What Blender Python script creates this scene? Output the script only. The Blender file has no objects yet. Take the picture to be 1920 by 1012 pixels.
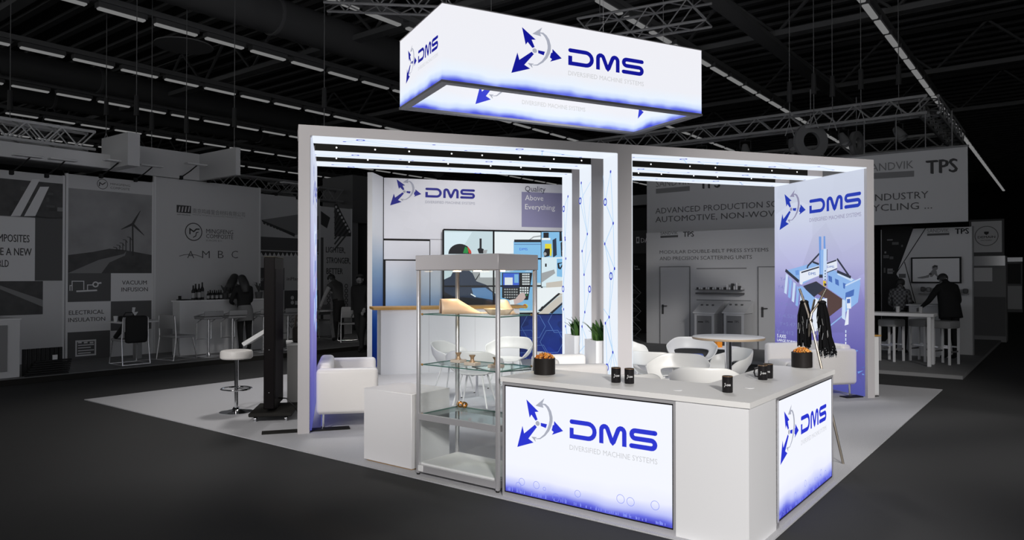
import bpy, bmesh, math, random
from mathutils import Matrix, Vector
R = random.Random(7)
sc = bpy.context.scene
COL = sc.collection
rad = math.radians

# ---------------------------------------------------------------- camera, world, lights, exposure
F = 1360.0; EYE = 1.65; HZ = 520.0
PITCH = math.atan((HZ - 506.0) / F)
cd = bpy.data.cameras.new('camera'); cam = bpy.data.objects.new('camera', cd); COL.objects.link(cam)
cd.sensor_width = 36.0; cd.lens = 36.0 * F / 1920.0; cd.clip_end = 300
cam.location = (0, 0, EYE); cam.rotation_euler = (math.pi / 2 + PITCH, 0, 0)
sc.camera = cam
w = bpy.data.worlds.new('world'); sc.world = w; w.use_nodes = True
w.node_tree.nodes['Background'].inputs[0].default_value = (0.97, 0.98, 1.0, 1)
w.node_tree.nodes['Background'].inputs[1].default_value = 0.55
sc.view_settings.view_transform = 'Standard'; sc.view_settings.look = 'None'
sc.view_settings.exposure = 0.0; sc.view_settings.gamma = 1.0; sc.view_settings.use_curve_mapping = False

def spot(name, loc, target, watts, deg, size=0.5, col=(1, 0.97, 0.95), blend=0.6):
    l = bpy.data.lights.new(name, 'SPOT'); l.energy = watts; l.spot_size = rad(deg); l.spot_blend = blend
    l.shadow_soft_size = size; l.color = col
    o = bpy.data.objects.new(name, l); COL.objects.link(o); o.location = loc
    o.rotation_euler = (Vector(target) - Vector(loc)).to_track_quat('-Z', 'Y').to_euler()
    return o
# unseen spotlights added to brighten the stand and its back wall, without fixtures
spot('added_stand_spot', (-4.5, -1.5, 6.4), (-2.1, 8.7, 1.2), 2250, 33)
spot('added_stand_spot', (1.7, -4.0, 4.4), (1.3, 4.9, 0.45), 3700, 26)
spot('added_stand_spot', (-2.4, -5.0, 5.0), (-0.6, 9.4, 1.0), 1900, 16)
spot('added_stand_spot', (5.0, -2.0, 6.4), (4.0, 9.2, 1.0), 3000, 33)
spot('added_stand_spot', (2.4, 12.4, 7.0), (1.9, 9.4, 0.3), 650, 75)
spot('added_stand_spot', (-2.6, 11.6, 7.0), (-2.0, 9.6, 0.3), 650, 75)
spot('added_wall_spot', (0.9, 10.6, 6.6), (-0.9, 13.6, 0.8), 950, 62)

# ---------------------------------------------------------------- helpers
def lin(c):
    c = c / 255.0
    return c / 12.92 if c <= 0.04045 else ((c + 0.055) / 1.055) ** 2.4
def rgb(r, g, b): return (lin(r), lin(g), lin(b), 1.0)
EBG = 0.135
def grey(v, k=None):
    x = min(0.85, lin(v) / (k or EBG)); return (x, x, x * 1.01, 1.0)
MATS = {}
def mat(name, col, rough=0.55, metal=0.0, emit=0.0, noise=0.0, nscale=40.0, coat=0.0, bump=0.0):
    if name in MATS: return MATS[name]
    m = bpy.data.materials.new(name); m.use_nodes = True; nt = m.node_tree; N = nt.nodes
    p = N['Principled BSDF']
    p.inputs['Base Color'].default_value = col; p.inputs['Roughness'].default_value = rough
    p.inputs['Metallic'].default_value = metal
    if coat: p.inputs['Coat Weight'].default_value = coat
    if max(col[:3]) < .03: p.inputs['Specular IOR Level'].default_value = 0.15
    if emit:
        p.inputs['Base Color'].default_value = (0.02, 0.02, 0.02, 1); p.inputs['Specular IOR Level'].default_value = 0.1
        p.inputs['Emission Color'].default_value = col; p.inputs['Emission Strength'].default_value = emit
    if noise or bump:
        tc = N.new('ShaderNodeTexCoord'); tx = N.new('ShaderNodeTexNoise'); tx.inputs['Scale'].default_value = nscale
        tx.inputs['Detail'].default_value = 4
        nt.links.new(tc.outputs['Object'], tx.inputs['Vector'])
        if noise:
            mr = N.new('ShaderNodeMapRange'); mr.inputs[3].default_value = 1 - noise; mr.inputs[4].default_value = 1 + noise
            mx = N.new('ShaderNodeMix'); mx.data_type = 'RGBA'; mx.blend_type = 'MULTIPLY'; mx.inputs[0].default_value = 1
            nt.links.new(tx.outputs['Fac'], mr.inputs[0]); mx.inputs[6].default_value = col
            nt.links.new(mr.outputs[0], mx.inputs[7]); nt.links.new(mx.outputs[2], p.inputs['Base Color'])
        if bump:
            bp = N.new('ShaderNodeBump'); bp.inputs['Strength'].default_value = bump; bp.inputs['Distance'].default_value = 0.01
            nt.links.new(tx.outputs['Fac'], bp.inputs['Height']); nt.links.new(bp.outputs[0], p.inputs['Normal'])
    MATS[name] = m; return m
def gradmat(name, stops, z0, z1, emit=0.0, facet=0.0, rings=0.0, fscale=1.6, rough=0.5):
    """printed graphic whose ink fades along local z; optional faceted polygons or blurred discs in the print"""
    if name in MATS: return MATS[name]
    m = bpy.data.materials.new(name); m.use_nodes = True; nt = m.node_tree; N = nt.nodes; L = nt.links.new
    p = N['Principled BSDF']; p.inputs['Roughness'].default_value = rough
    tc = N.new('ShaderNodeTexCoord'); sp = N.new('ShaderNodeSeparateXYZ'); L(tc.outputs['Object'], sp.inputs[0])
    mr = N.new('ShaderNodeMapRange'); mr.inputs[1].default_value = z0; mr.inputs[2].default_value = z1
    L(sp.outputs[2], mr.inputs[0]); src = mr.outputs[0]
    if rings:
        nz = N.new('ShaderNodeTexNoise'); nz.inputs['Scale'].default_value = 2.2; L(tc.outputs['Object'], nz.inputs['Vector'])
        ma = N.new('ShaderNodeMath'); ma.operation = 'MULTIPLY_ADD'; ma.inputs[1].default_value = -0.14; L(nz.outputs['Fac'], ma.inputs[0])
        ad = N.new('ShaderNodeMath'); ad.operation = 'ADD'; ad.inputs[1].default_value = 0.085; L(src, ma.inputs[2]); L(ma.outputs[0], ad.inputs[0]); src = ad.outputs[0]
    cr = N.new('ShaderNodeValToRGB'); e = cr.color_ramp.elements
    e[0].position = stops[0][0]; e[0].color = stops[0][1]; e[1].position = stops[-1][0]; e[1].color = stops[-1][1]
    for q, c in stops[1:-1]:
        k = e.new(q); k.color = c
    L(src, cr.inputs[0]); out = cr.outputs[0]
    if facet:
        vo = N.new('ShaderNodeTexVoronoi'); vo.inputs['Scale'].default_value = fscale; L(tc.outputs['Object'], vo.inputs['Vector'])
        bw = N.new('ShaderNodeRGBToBW'); L(vo.outputs['Color'], bw.inputs[0])
        m2 = N.new('ShaderNodeMapRange'); m2.inputs[3].default_value = 1 - facet; m2.inputs[4].default_value = 1 + facet * 0.6; L(bw.outputs[0], m2.inputs[0])
        mx = N.new('ShaderNodeMix'); mx.data_type = 'RGBA'; mx.blend_type = 'MULTIPLY'; mx.inputs[0].default_value = 1
        L(out, mx.inputs[6]); L(m2.outputs[0], mx.inputs[7]); out = mx.outputs[2]
    if emit:
        p.inputs['Base Color'].default_value = (0.02, 0.02, 0.02, 1); p.inputs['Specular IOR Level'].default_value = 0.1
        L(out, p.inputs['Emission Color']); p.inputs['Emission Strength'].default_value = emit
    else: L(out, p.inputs['Base Color'])
    MATS[name] = m; return m
def glass(name, tint=(0.985, 0.993, 0.99)):
    if name in MATS: return MATS[name]
    m = bpy.data.materials.new(name); m.use_nodes = True; nt = m.node_tree; N = nt.nodes; L = nt.links.new
    N.remove(N['Principled BSDF']); geo = N.new('ShaderNodeNewGeometry')
    t = N.new('ShaderNodeBsdfTransparent'); t.inputs[0].default_value = (*tint, 1)
    g = N.new('ShaderNodeBsdfGlossy'); g.inputs['Roughness'].default_value = 0.03
    fr = N.new('ShaderNodeLayerWeight'); fr.inputs[0].default_value = 0.12
    ml = N.new('ShaderNodeMath'); ml.operation = 'MULTIPLY'; ml.inputs[1].default_value = 0.30; L(fr.outputs['Facing'], ml.inputs[0])
    mx = N.new('ShaderNodeMixShader'); L(ml.outputs[0], mx.inputs[0]); L(t.outputs[0], mx.inputs[1]); L(g.outputs[0], mx.inputs[2])
    L(mx.outputs[0], N['Material Output'].inputs[0])
    MATS[name] = m; return m

class Fr:
    def __init__(s, x, y, deg, z=0.0):
        s.loc = (x, y, z); s.deg = deg
        s.M = Matrix.Translation((x, y, z)) @ Matrix.Rotation(rad(deg), 4, 'Z'); s.I = s.M.inverted()
    def w(s, x, y, z=0.0): return s.M @ Vector((x, y, z))
    def l(s, p): return s.I @ Vector(p)
HALL = Fr(1.419, 4.357, 52.5)          # hall grid: x runs along the lamp rows, y across them
GAN = Fr(-2.26, 7.66, 17.7)            # portal of the stand
def ray(px, py):
    x, zc = px - 960.0, -(py - 506.0)
    c, s_ = math.cos(PITCH), math.sin(PITCH)
    return Vector((x, F * c - zc * s_, F * s_ + zc * c))
def ground(px, py, z=0.0):
    d = ray(px, py); t = (z - EYE) / d.z
    return Vector((0, 0, EYE)) + d * t
class Plane:
    """a vertical surface in a frame: local axis 'x' or 'y' held at val; f = side it faces"""
    def __init__(s, fr, axis, val, f=-1): s.fr, s.axis, s.val, s.f = fr, axis, val, f
    def uv(s, px, py):
        o = s.fr.I @ Vector((0, 0, EYE)); d = s.fr.I.to_3x3() @ ray(px, py)
        i = 0 if s.axis == 'x' else 1
        t = (s.val - o[i]) / d[i]; p = o + d * t
        return (p[1 - i], p.z)
    def P(s, u, z, off=0.0):
        return (s.val + s.f * off, u, z) if s.axis == 'x' else (u, s.val + s.f * off, z)

def rotz(a): return Matrix.Rotation(a, 3, 'Z')
TXT = {}
def text_geo(t, bold=0.0):
    k = (t, bold)
    if k not in TXT:
        cu = bpy.data.curves.new('t', 'FONT'); cu.body = t; cu.size = 1; cu.offset = bold; cu.resolution_u = 2
        o = bpy.data.objects.new('t', cu); COL.objects.link(o)
        dg = bpy.context.evaluated_depsgraph_get(); dg.update()
        me = bpy.data.meshes.new_from_object(o.evaluated_get(dg))
        vs = [(v.co.x, v.co.y) for v in me.vertices]; fs = [tuple(p.vertices) for p in me.polygons]
        bpy.data.objects.remove(o); bpy.data.curves.remove(cu); bpy.data.meshes.remove(me)
        TXT[k] = (vs, fs)
    return TXT[k]
def stroke2d(pts, t, taper=None):
    L_, R_ = [], []
    if not taper: pts = [p for i, p in enumerate(pts) if i == 0 or (abs(p[0] - pts[i - 1][0]) + abs(p[1] - pts[i - 1][1])) > 1e-7]
    n = len(pts)
    for i, (x, y) in enumerate(pts):
        a = pts[max(0, i - 1)]; b = pts[min(n - 1, i + 1)]
        if 0 < i < n - 1:
            d1 = Vector((x - a[0], y - a[1])).normalized(); d2 = Vector((b[0] - x, b[1] - y)).normalized()
            nn = Vector((-(d1 + d2).y, (d1 + d2).x))
            nn = nn.normalized() if nn.length > 1e-6 else Vector((-d1.y, d1.x))
            k = 1 / max(0.45, nn.dot(Vector((-d1.y, d1.x))))
        else:
            d = Vector((b[0] - a[0], b[1] - a[1])).normalized(); nn = Vector((-d.y, d.x)); k = 1
        h = (taper[i] if taper else t) * 0.5 * k
        L_.append((x + nn.x * h, y + nn.y * h)); R_.append((x - nn.x * h, y - nn.y * h))
    return L_ + R_[::-1], n
def arc(cx, cy, rx, ry, a0, a1, n=8):
    return [(cx + rx * math.cos(rad(a0 + (a1 - a0) * i / n)), cy + ry * math.sin(rad(a0 + (a1 - a0) * i / n))) for i in range(n + 1)]

class B:
    def __init__(s): s.v = []; s.f = []; s.m = []; s.s = []
    def add(s, vs, fs, m=0, sm=False, T=None):
        o = len(s.v)
        s.v += [tuple(T @ Vector(p)) for p in vs] if T is not None else [tuple(p) for p in vs]
        for f in fs:
            s.f.append(tuple(i + o for i in f)); s.m.append(m); s.s.append(sm)
        return s
    def box(s, x0, x1, y0, y1, z0, z1, m=0, T=None):
        return s.add([(x0, y0, z0), (x1, y0, z0), (x1, y1, z0), (x0, y1, z0), (x0, y0, z1), (x1, y0, z1), (x1, y1, z1), (x0, y1, z1)],
                     [(0, 3, 2, 1), (4, 5, 6, 7), (0, 1, 5, 4), (1, 2, 6, 5), (2, 3, 7, 6), (3, 0, 4, 7)], m, False, T)
    def rbox(s, x0, x1, y0, y1, z0, z1, r=0.02, seg=2, m=0, T=None):
        bm = bmesh.new(); bmesh.ops.create_cube(bm, size=1)
        for v in bm.verts:
            v.co = Vector(((x0 + x1) / 2 + v.co.x * (x1 - x0), (y0 + y1) / 2 + v.co.y * (y1 - y0), (z0 + z1) / 2 + v.co.z * (z1 - z0)))
        bmesh.ops.bevel(bm, geom=bm.edges[:], offset=r, segments=seg, profile=0.5, affect='EDGES')
        bm.verts.index_update()
        s.add([v.co.copy() for v in bm.verts], [tuple(v.index for v in f.verts) for f in bm.faces], m, True, T); bm.free(); return s
    def tube(s, pts, r, n=8, m=0, T=None, closed=False, caps=True):
        pts = [Vector(p) for p in pts]; k = len(pts); vs = []; fs = []
        rr = r if isinstance(r, (list, tuple)) else [r] * k
        up = None
        for i, p in enumerate(pts):
            if closed: d = pts[(i + 1) % k] - pts[i - 1]
            else: d = pts[min(k - 1, i + 1)] - pts[max(0, i - 1)]
            d.normalize()
            if up is None: up = Vector((0, 0, 1)) if abs(d.z) < 0.9 else Vector((1, 0, 0))
            x = d.cross(up)
            if x.length < 1e-5: x = d.cross(Vector((0, 1, 0.3)))
            x.normalize(); y = x.cross(d).normalized(); up = y
            for j in range(n):
                a = 2 * math.pi * j / n; vs.append(p + (x * math.cos(a) + y * math.sin(a)) * rr[i])
        for i in range(k if closed else k - 1):
            for j in range(n):
                i2 = (i + 1) % k; fs.append((i * n + j, i * n + (j + 1) % n, i2 * n + (j + 1) % n, i2 * n + j))
        if caps and not closed: fs += [tuple(range(n))[::-1], tuple((k - 1) * n + j for j in range(n))]
        return s.add(vs, fs, m, True, T)
    def cyl(s, x, y, z0, z1, r, n=16, m=0, r1=None, T=None): return s.lathe([(0, z0), (r, z0), (r1 if r1 is not None else r, z1), (0, z1)], n, x, y, m, T)
    def lathe(s, prof, n=24, x=0, y=0, m=0, T=None):
        vs = []; fs = []; k = len(prof)
        for r, z in prof:
            for j in range(n):
                a = 2 * math.pi * j / n; vs.append((x + r * math.cos(a), y + r * math.sin(a), z))
        for i in range(k - 1):
            for j in range(n):
                a, b = i * n + j, i * n + (j + 1) % n; fs.append((a, b, b + n, a + n))
        return s.add(vs, fs, m, True, T)
    def ell(s, c, r, n=10, k=7, m=0, T=None, keep=None):
        vs = []; fs = []
        for i in range(k + 1):
            t = math.pi * i / k
            for j in range(n):
                a = 2 * math.pi * j / n; vs.append((c[0] + r[0] * math.sin(t) * math.cos(a), c[1] + r[1] * math.sin(t) * math.sin(a), c[2] + r[2] * math.cos(t)))
        for i in range(k):
            for j in range(n):
                q = (i * n + j, (i + 1) * n + j, (i + 1) * n + (j + 1) % n, i * n + (j + 1) % n)
                if keep:
                    cc = sum((Vector(vs[z]) for z in q), Vector()) / 4
                    if not keep((cc.x - c[0]) / r[0], (cc.y - c[1]) / r[1], (cc.z - c[2]) / r[2]): continue
                fs.append(q)
        return s.add(vs, fs, m, True, T)
    def poly(s, pl, pts, off=0.001, m=0):
        return s.add([pl.P(u, z, off) for u, z in pts], [tuple(range(len(pts)))], m)
    def pxpoly(s, pl, pts, off=0.001, m=0): return s.poly(pl, [pl.uv(*p) for p in pts], off, m)
    def pxrect(s, pl, x0, y0, x1, y1, off=0.001, m=0):
        u0, z0 = pl.uv(x0, y1); u1, _ = pl.uv(x1, y1); _, z1 = pl.uv((x0 + x1) / 2, y0); _, z0 = pl.uv((x0 + x1) / 2, y1)
        return s.poly(pl, [(u0, z0), (u1, z0), (u1, z1), (u0, z1)], off, m)
    def strip(s, pl, pts, t, off=0.001, m=0, taper=None):
        o, n = stroke2d(pts, t, taper)
        return s.add([pl.P(u, z, off) for u, z in o], [(i, i + 1, 2 * n - 2 - i, 2 * n - 1 - i) for i in range(n - 1)], m)
    def disc(s, pl, c, r, off=0.001, m=0, n=20, rx=None): return s.poly(pl, arc(c[0], c[1], rx or r, r, 0, 360 * (n - 1) / n, n - 1), off, m)
    def ring(s, pl, c, r, t, off=0.001, m=0, n=28):
        return s.strip(pl, arc(c[0], c[1], r, r, 0, 360, n), t, off, m)
    def text(s, pl, t, u0, u1, z0, cap, off=0.002, m=0, bold=0.0):
        vs, fs = text_geo(t, min(bold, 0.0))
        if not vs: return s
        if bold > 0:
            d = bold * .8 * cap; sg_ = 1 if u1 > u0 else -1
            s.text(pl, t, u0 - d * sg_, u1 - d * sg_, z0 + d * .5, cap, off - .0003, m); s.text(pl, t, u0 + d * sg_, u1 + d * sg_, z0 - d * .5, cap, off - .0006, m)
        x0 = min(p[0] for p in vs); x1 = max(p[0] for p in vs)
        hy = 0.729
        kx = (u1 - u0) / (x1 - x0); ky = cap / hy
        return s.add([pl.P(u0 + (x - x0) * kx, z0 + y * ky, off) for x, y in vs], fs, m)
    def pxtext(s, pl, t, a, b, ytop, off=0.002, m=0, bold=0.0):
        u0, z0 = pl.uv(*a); u1, z1 = pl.uv(*b); _, zt = pl.uv(a[0], ytop)
        return s.text(pl, t, u0, u1, (z0 + z1) / 2, zt - z0, off, m, bold)
    def build(s, name, mats, parent=None, world=False, loc=None, rz=0.0, frame=None, fr=None):
        me = bpy.data.meshes.new(name)
        if fr: s.v = [tuple(fr.M @ Vector(p)) for p in s.v]; world = True
        if world:
            I = wm(parent).inverted() if parent else Matrix()
            s.v = [tuple(I @ Vector(p)) for p in s.v]
        me.from_pydata(s.v, [], s.f)
        for mm in (mats if isinstance(mats, (list, tuple)) else [mats]): me.materials.append(mm)
        me.polygons.foreach_set('material_index', s.m); me.polygons.foreach_set('use_smooth', s.s)
        me.update()
        if any(s.s): me.set_sharp_from_angle(angle=rad(42))
        o = bpy.data.objects.new(name, me); COL.objects.link(o)
        if parent: o.parent = parent
        if frame: loc, rz = frame.loc, frame.deg
        if loc is not None: o.location = loc; o.rotation_euler = (0, 0, rad(rz))
        return o
def wm(o):
    m = o.matrix_basis.copy()
    while o.parent: o = o.parent; m = o.matrix_basis @ m
    return m
def tag(o, label, cat, group=None, kind=None):
    if label: o['label'] = label
    if cat: o['category'] = cat
    if group: o['group'] = group
    if kind: o['kind'] = kind
    return o
def thing(name, label, cat, loc=(0, 0, 0), rz=0.0, group=None, frame=None):
    o = bpy.data.objects.new(name, None); COL.objects.link(o); o.empty_display_size = 0.1
    if frame: loc, rz = frame.loc, frame.deg
    o.location = loc; o.rotation_euler = (0, 0, rad(rz))
    return tag(o, label, cat, group)
def struct(o): o['kind'] = 'structure'; return o
def stuff(o): o['kind'] = 'stuff'; return o
def dup(o, loc, rz, label=None, parent=None):
    c = o.copy(); COL.objects.link(c)
    if parent: c.parent = parent
    else: c.location = loc; c.rotation_euler = (0, 0, rad(rz))
    if label: c['label'] = label
    for ch in list(o.children): dup(ch, None, 0, None, c)
    return c
def bake(o):
    dg = bpy.context.evaluated_depsgraph_get(); dg.update()
    me = bpy.data.meshes.new_from_object(o.evaluated_get(dg)); o.modifiers.clear(); o.data = me
    return o

# ---------------------------------------------------------------- shared materials
WHITE = mat('white_laminate', (0.80, 0.80, 0.80, 1), 0.45)
LEATHER = mat('white_leather', (0.84, 0.81, 0.78, 1), 0.42, bump=0.15, nscale=60)
SHELL = mat('white_plastic', (0.74, 0.735, 0.71, 1), 0.35)
FRAME = mat('silver_grey_frame', (0.62, 0.595, 0.60, 1), 0.5)
ALU = mat('satin_aluminium', (0.62, 0.61, 0.63, 1), 0.38, 0.55)
CHROME = mat('chrome', (0.85, 0.86, 0.88, 1), 0.09, 1.0)
BLACK = mat('black_plastic', (0.012, 0.011, 0.012, 1), 0.35)
BLACKM = mat('matt_black', (0.02, 0.019, 0.017, 1), 0.6)
INK = mat('blue_ink', rgb(8, 12, 135), 0.5)
INKG = mat('grey_ink', rgb(165, 168, 182), 0.5)
LINK = mat('backlit_blue_ink', (0.004, 0.006, 0.30, 1), emit=1.0)
LINKB = mat('backlit_bright_blue_ink', (0.012, 0.025, 0.62, 1), emit=1.0)
LINKG = mat('backlit_grey_ink', (0.40, 0.42, 0.50, 1), emit=1.0)
LINKT = mat('backlit_pale_grey_ink', (0.60, 0.61, 0.63, 1), emit=1.0)
WOOD = mat('pale_oak_edge', rgb(196, 150, 80), 0.5, noise=0.15, nscale=14)
LW = (0.80, 0.84, 0.98, 1)
SIGNMAT = gradmat('backlit_sign_print', [(0.0, (0.06, 0.08, 0.70, 1)), (0.03, (0.22, 0.28, 0.88, 1)), (0.075, (0.60, 0.72, 1.0, 1)), (0.15, (0.82, 0.90, 1.0, 1)), (0.3, (0.86, 0.87, 0.93, 1)), (1.0, (0.87, 0.87, 0.92, 1))], 4.13, 5.08, emit=1.0, rings=1)
DESKMAT = gradmat('backlit_desk_print', [(0.0, (0.03, 0.03, 0.48, 1)), (0.04, (0.13, 0.15, 0.76, 1)), (0.09, (0.50, 0.54, 0.95, 1)), (0.17, (0.84, 0.86, 1.0, 1)), (0.28, (0.90, 0.92, 1.0, 1)), (1.0, (0.90, 0.92, 1.0, 1))], 0.05, 0.86, emit=1.0, rings=1)
RIBLIT = mat('backlit_rib_fabric', (0.86, 0.92, 1.0, 1), emit=0.95)
RIBDOT = mat('backlit_rib_dot', (0.01, 0.03, 0.55, 1), emit=1.0)
RIBLINE = mat('backlit_rib_line', (0.40, 0.66, 0.95, 1), emit=0.95)

# ---------------------------------------------------------------- logo of the stand
def logo(b, pl, tip, dbl, sr, dtop, mb, mg, mt, off=0.003, sub=True, direct=None):
    if direct: u0, k, z0, ky = direct
    else:
        u0, _ = pl.uv(*tip); u1, _ = pl.uv(*sr); _, z0 = pl.uv(*dbl); _, z1 = pl.uv(*dtop)
        k = (u1 - u0) / 8.1; ky = z1 - z0
    X = lambda x: u0 + x * k
    def pts(l): return [(X(x * 8.1), z0 + y * ky) for x, y in l]
    b.poly(pl, pts([(0, -.949), (.042, .261), (.0555, -.142), (.1415, .43), (.157, .308), (.0896, -.382), (.1313, -.553)]), off, mb)
    b.poly(pl, pts([(.0734, 1.74), (.171, 1.153), (.1415, 1.118), (.163, .724), (.146, .65), (.1134, .947), (.0997, .768)]), off, mb)
    b.poly(pl, pts([(.358, .318), (.2907, .776), (.2896, .56), (.2806, .55), (.2716, .266), (.2866, .19), (.2734, .022)]), off, mb)
    b.poly(pl, pts([(.187, .574), (.236, .551), (.227, .332), (.188, .404)]), off, mb)
    b.poly(pl, pts(arc(.163, .516, .016, .13, 0, 345, 23)), off, mg)
    ap = [(.200, 1.60), (.222, 1.58), (.2418, 1.45), (.258, 1.24), (.2669, .95), (.2669, .75), (.2600, .52), (.2450, .24), (.218, -.05), (.182, -.28), (.150, -.33)]
    b.strip(pl, [(X(x * 8.1), z0 + y * ky) for x, y in ap], 0, off, mg, [q * k for q in (.05, .10, .14, .17, .19, .19, .18, .15, .10, .06, .03)])
    b.poly(pl, pts([(.146, 1.46), (.2167, 1.925), (.2, 1.62), (.209, 1.40)]), off, mg)
    b.poly(pl, pts([(.1134, -.25), (.158, -.24), (.143, -.33), (.148, -.50)]), off, mg)
    t = .235
    D = [(3.41, .88), (4.36, .88)] + arc(4.36, .50, .38, .38, 90, -90, 10) + [(3.41, .12), (3.41, .56)]
    Mm = [(5.12, 0), (5.12, .62)] + arc(5.3, .68, .18, .20, 180, 30, 6) + [(5.70, .17), (5.75, .12), (5.80, .17)] + arc(6.2, .68, .18, .20, 150, 0, 6) + [(6.38, 0)]
    S = [(7.98, .88), (6.96, .88)] + arc(6.96, .69, .19, .19, 90, 270, 8) + [(7.79, .5)] + arc(7.79, .31, .19, .19, 90, -90, 8) + [(6.76, .12)]
    tz = lambda pl_: [(x, y) for x, y in pl_]
    for path in (D, Mm, S):
        o, n = stroke2d(tz(path), t)
        b.add([pl.P(X(x), z0 + y * ky, off) for x, y in o], [(i, i + 1, 2 * n - 2 - i, 2 * n - 1 - i) for i in range(n - 1)], mb)
    for cx, cy in ((3.41, .88), (7.98, .88), (6.76, .12)):
        b.poly(pl, [(X(x), z0 + y * ky) for x, y in arc(cx, cy, t / 2, t / 2, 0, 345, 15)], off, mb)
    if sub: b.text(pl, 'DIVERSIFIED MACHINE SYSTEMS', X(3.29), X(8.1), z0 - .60 * ky, .28 * ky, off, mt)
    return b
# ================================================================ the hall
FLOORM = mat('dark_aisle_carpet', (0.031, 0.031, 0.0315, 1), 0.95, noise=0.10, nscale=120)
struct(B().box(-45, 75, -20, 60, -0.2, -0.012).build('floor', FLOORM, frame=HALL))
CARPM = mat('grey_stand_carpet', (0.52, 0.52, 0.54, 1), 0.95, noise=0.45, nscale=160, bump=0.4)
tag(B().box(-0.04, 8.05, -0.04, 9.06, -0.011, 0.0).build('carpet', CARPM, frame=HALL), 'light grey speckled carpet laid under the whole bright stand', 'carpet')

DK = mat('black_roof_steel', (0.05, 0.05, 0.05, 1), 0.8)
DK2 = mat('dark_grey_steel', (0.22, 0.22, 0.22, 1), 0.7)
DK3 = mat('mid_grey_steel', (0.38, 0.38, 0.38, 1), 0.6)
DUCTM = mat('dark_duct_sheet', (0.15, 0.15, 0.15, 1), 0.55)
LAMPM = mat('strip_lamp_diffuser', (0.18, 0.18, 0.18, 1), emit=1.0)
LAMPH = mat('strip_lamp_housing', grey(40), 0.6)
ceil = struct(B().box(-20, 75, -14, 58, 10.4, 10.6).build('ceiling', DK, frame=HALL))
b = B()
for i in range(0, 118): b.box(-20 + i * 0.8, -20 + i * 0.8 + 0.22, -14, 58, 10.3, 10.42)
stuff(b.build('deck_rib', mat('dark_roof_deck', (0.22, 0.22, 0.22, 1), 0.7), ceil))
WALLD = mat('black_hall_wall', grey(13), 0.9)
struct(B().box(74, 74.4, -14, 58, -0.01, 10.6).build('wall_back', WALLD, frame=HALL))
struct(B().box(-20, 75, 57.6, 58, -0.01, 10.6).build('wall_left', WALLD, frame=HALL))
wr = struct(B().box(6, 75, -14.4, -14, -0.01, 10.6).build('wall_right', WALLD, frame=HALL))
win = mat('hall_window_light', (0.10, 0.10, 0.10, 1), emit=1.0)

# rows of strip lamps along the roof
lamp = None
nlamp = 0
ROWN = ('behind the truss ring', 'running down the far right', 'right of the hanging sign', 'above the hanging sign', 'left of the hanging sign', 'over the left booths', 'second over the left booths', 'far behind the left booths', 'furthest left in the roof')
def nth(n):
    ones = ['', 'first', 'second', 'third', 'fourth', 'fifth', 'sixth', 'seventh', 'eighth', 'ninth', 'tenth', 'eleventh', 'twelfth', 'thirteenth', 'fourteenth', 'fifteenth', 'sixteenth', 'seventeenth', 'eighteenth', 'nineteenth']
    if n < 20: return ones[n]
    t = {2: ('twenty', 'twentieth'), 3: ('thirty', 'thirtieth'), 4: ('forty', 'fortieth'), 5: ('fifty', 'fiftieth')}[n // 10]
    return t[1] if n % 10 == 0 else t[0] + '-' + ones[n % 10]
for row in range(9):
    bb = -2.6 + 4.8 * row; inrow = 0
    for i in range(-6, 44):
        aa = 0.55 + 1.35 * i
        p = HALL.w(aa + 0.55, bb, 8.0)
        if p.y < 3: continue
        px = 960 + p.x / p.y * F; py = HZ - (8 - EYE) / p.y * F
        if px < -60 or px > 1980 or py < -40 or py > 400: continue
        if p.y > 58 or nlamp >= 300: continue
        inrow += 1; lab = '%s strip light from the near end of the lamp row %s' % (nth(inrow), ROWN[row])
        if lamp is None:
            lamp = thing('strip_light', lab, 'light', tuple(HALL.w(aa, bb, 8.0)), 52.5, 'roof strip lights')
            B().box(-0.02, 1.12, -0.11, 0.11, 0.02, 0.14).build('housing', LAMPH, lamp)
            B().rbox(0.0, 1.10, -0.075, 0.075, -0.03, 0.03, 0.02, 1).build('diffuser', LAMPM, lamp)
        else: dup(lamp, tuple(HALL.w(aa, bb, 8.0)), 52.5, lab)
        nlamp += 1
for row, nm in enumerate(ROWN):
    bb = -2.6 + 4.8 * row
    tag(B().box(-10, 58, bb - 0.09, bb + 0.09, 8.16, 8.30).build('lamp_rail', DK2, frame=HALL), 'dark steel rail of the lamp row ' + nm, 'rail', 'lamp rails')

def lattice(name, label, p0, p1, size=0.3, r=0.025, rb=0.012, step=0.35, m=None, cat='truss', group=None, parent=None):
    """square lattice girder between two points"""
    m = m or DK3
    p0, p1 = Vector(p0), Vector(p1); d = p1 - p0; n = max(2, round(d.length / step))
    rz = math.degrees(math.atan2(d.y, d.x)); L = Vector((d.x, d.y)).length
    if parent is None: t = thing(name, label, cat, tuple(p0), rz, group); T = None
    else:
        t = parent; T = wm(parent).inverted() @ Matrix.Translation(p0) @ Matrix.Rotation(rad(rz), 4, 'Z')
    h = size / 2
    for y in (-h, h):
        for z in (-h, h):
            B().tube([(0, y, z), (L, y, z)], r, 6, T=T).build('chord', m, t)
    bb = B()
    for i in range(n):
        x0, x1 = L * i / n, L * (i + 1) / n; s = 1 if i % 2 else -1
        for y in (-h, h): bb.tube([(x0, y, -h * s), (x1, y, h * s)], rb, 4, T=T, caps=False)
        for z in (-h, h): bb.tube([(x0, -h * s, z), (x1, h * s, z)], rb, 4, T=T, caps=False)
    stuff(bb.build('bracing', m, t))
    return t
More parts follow.
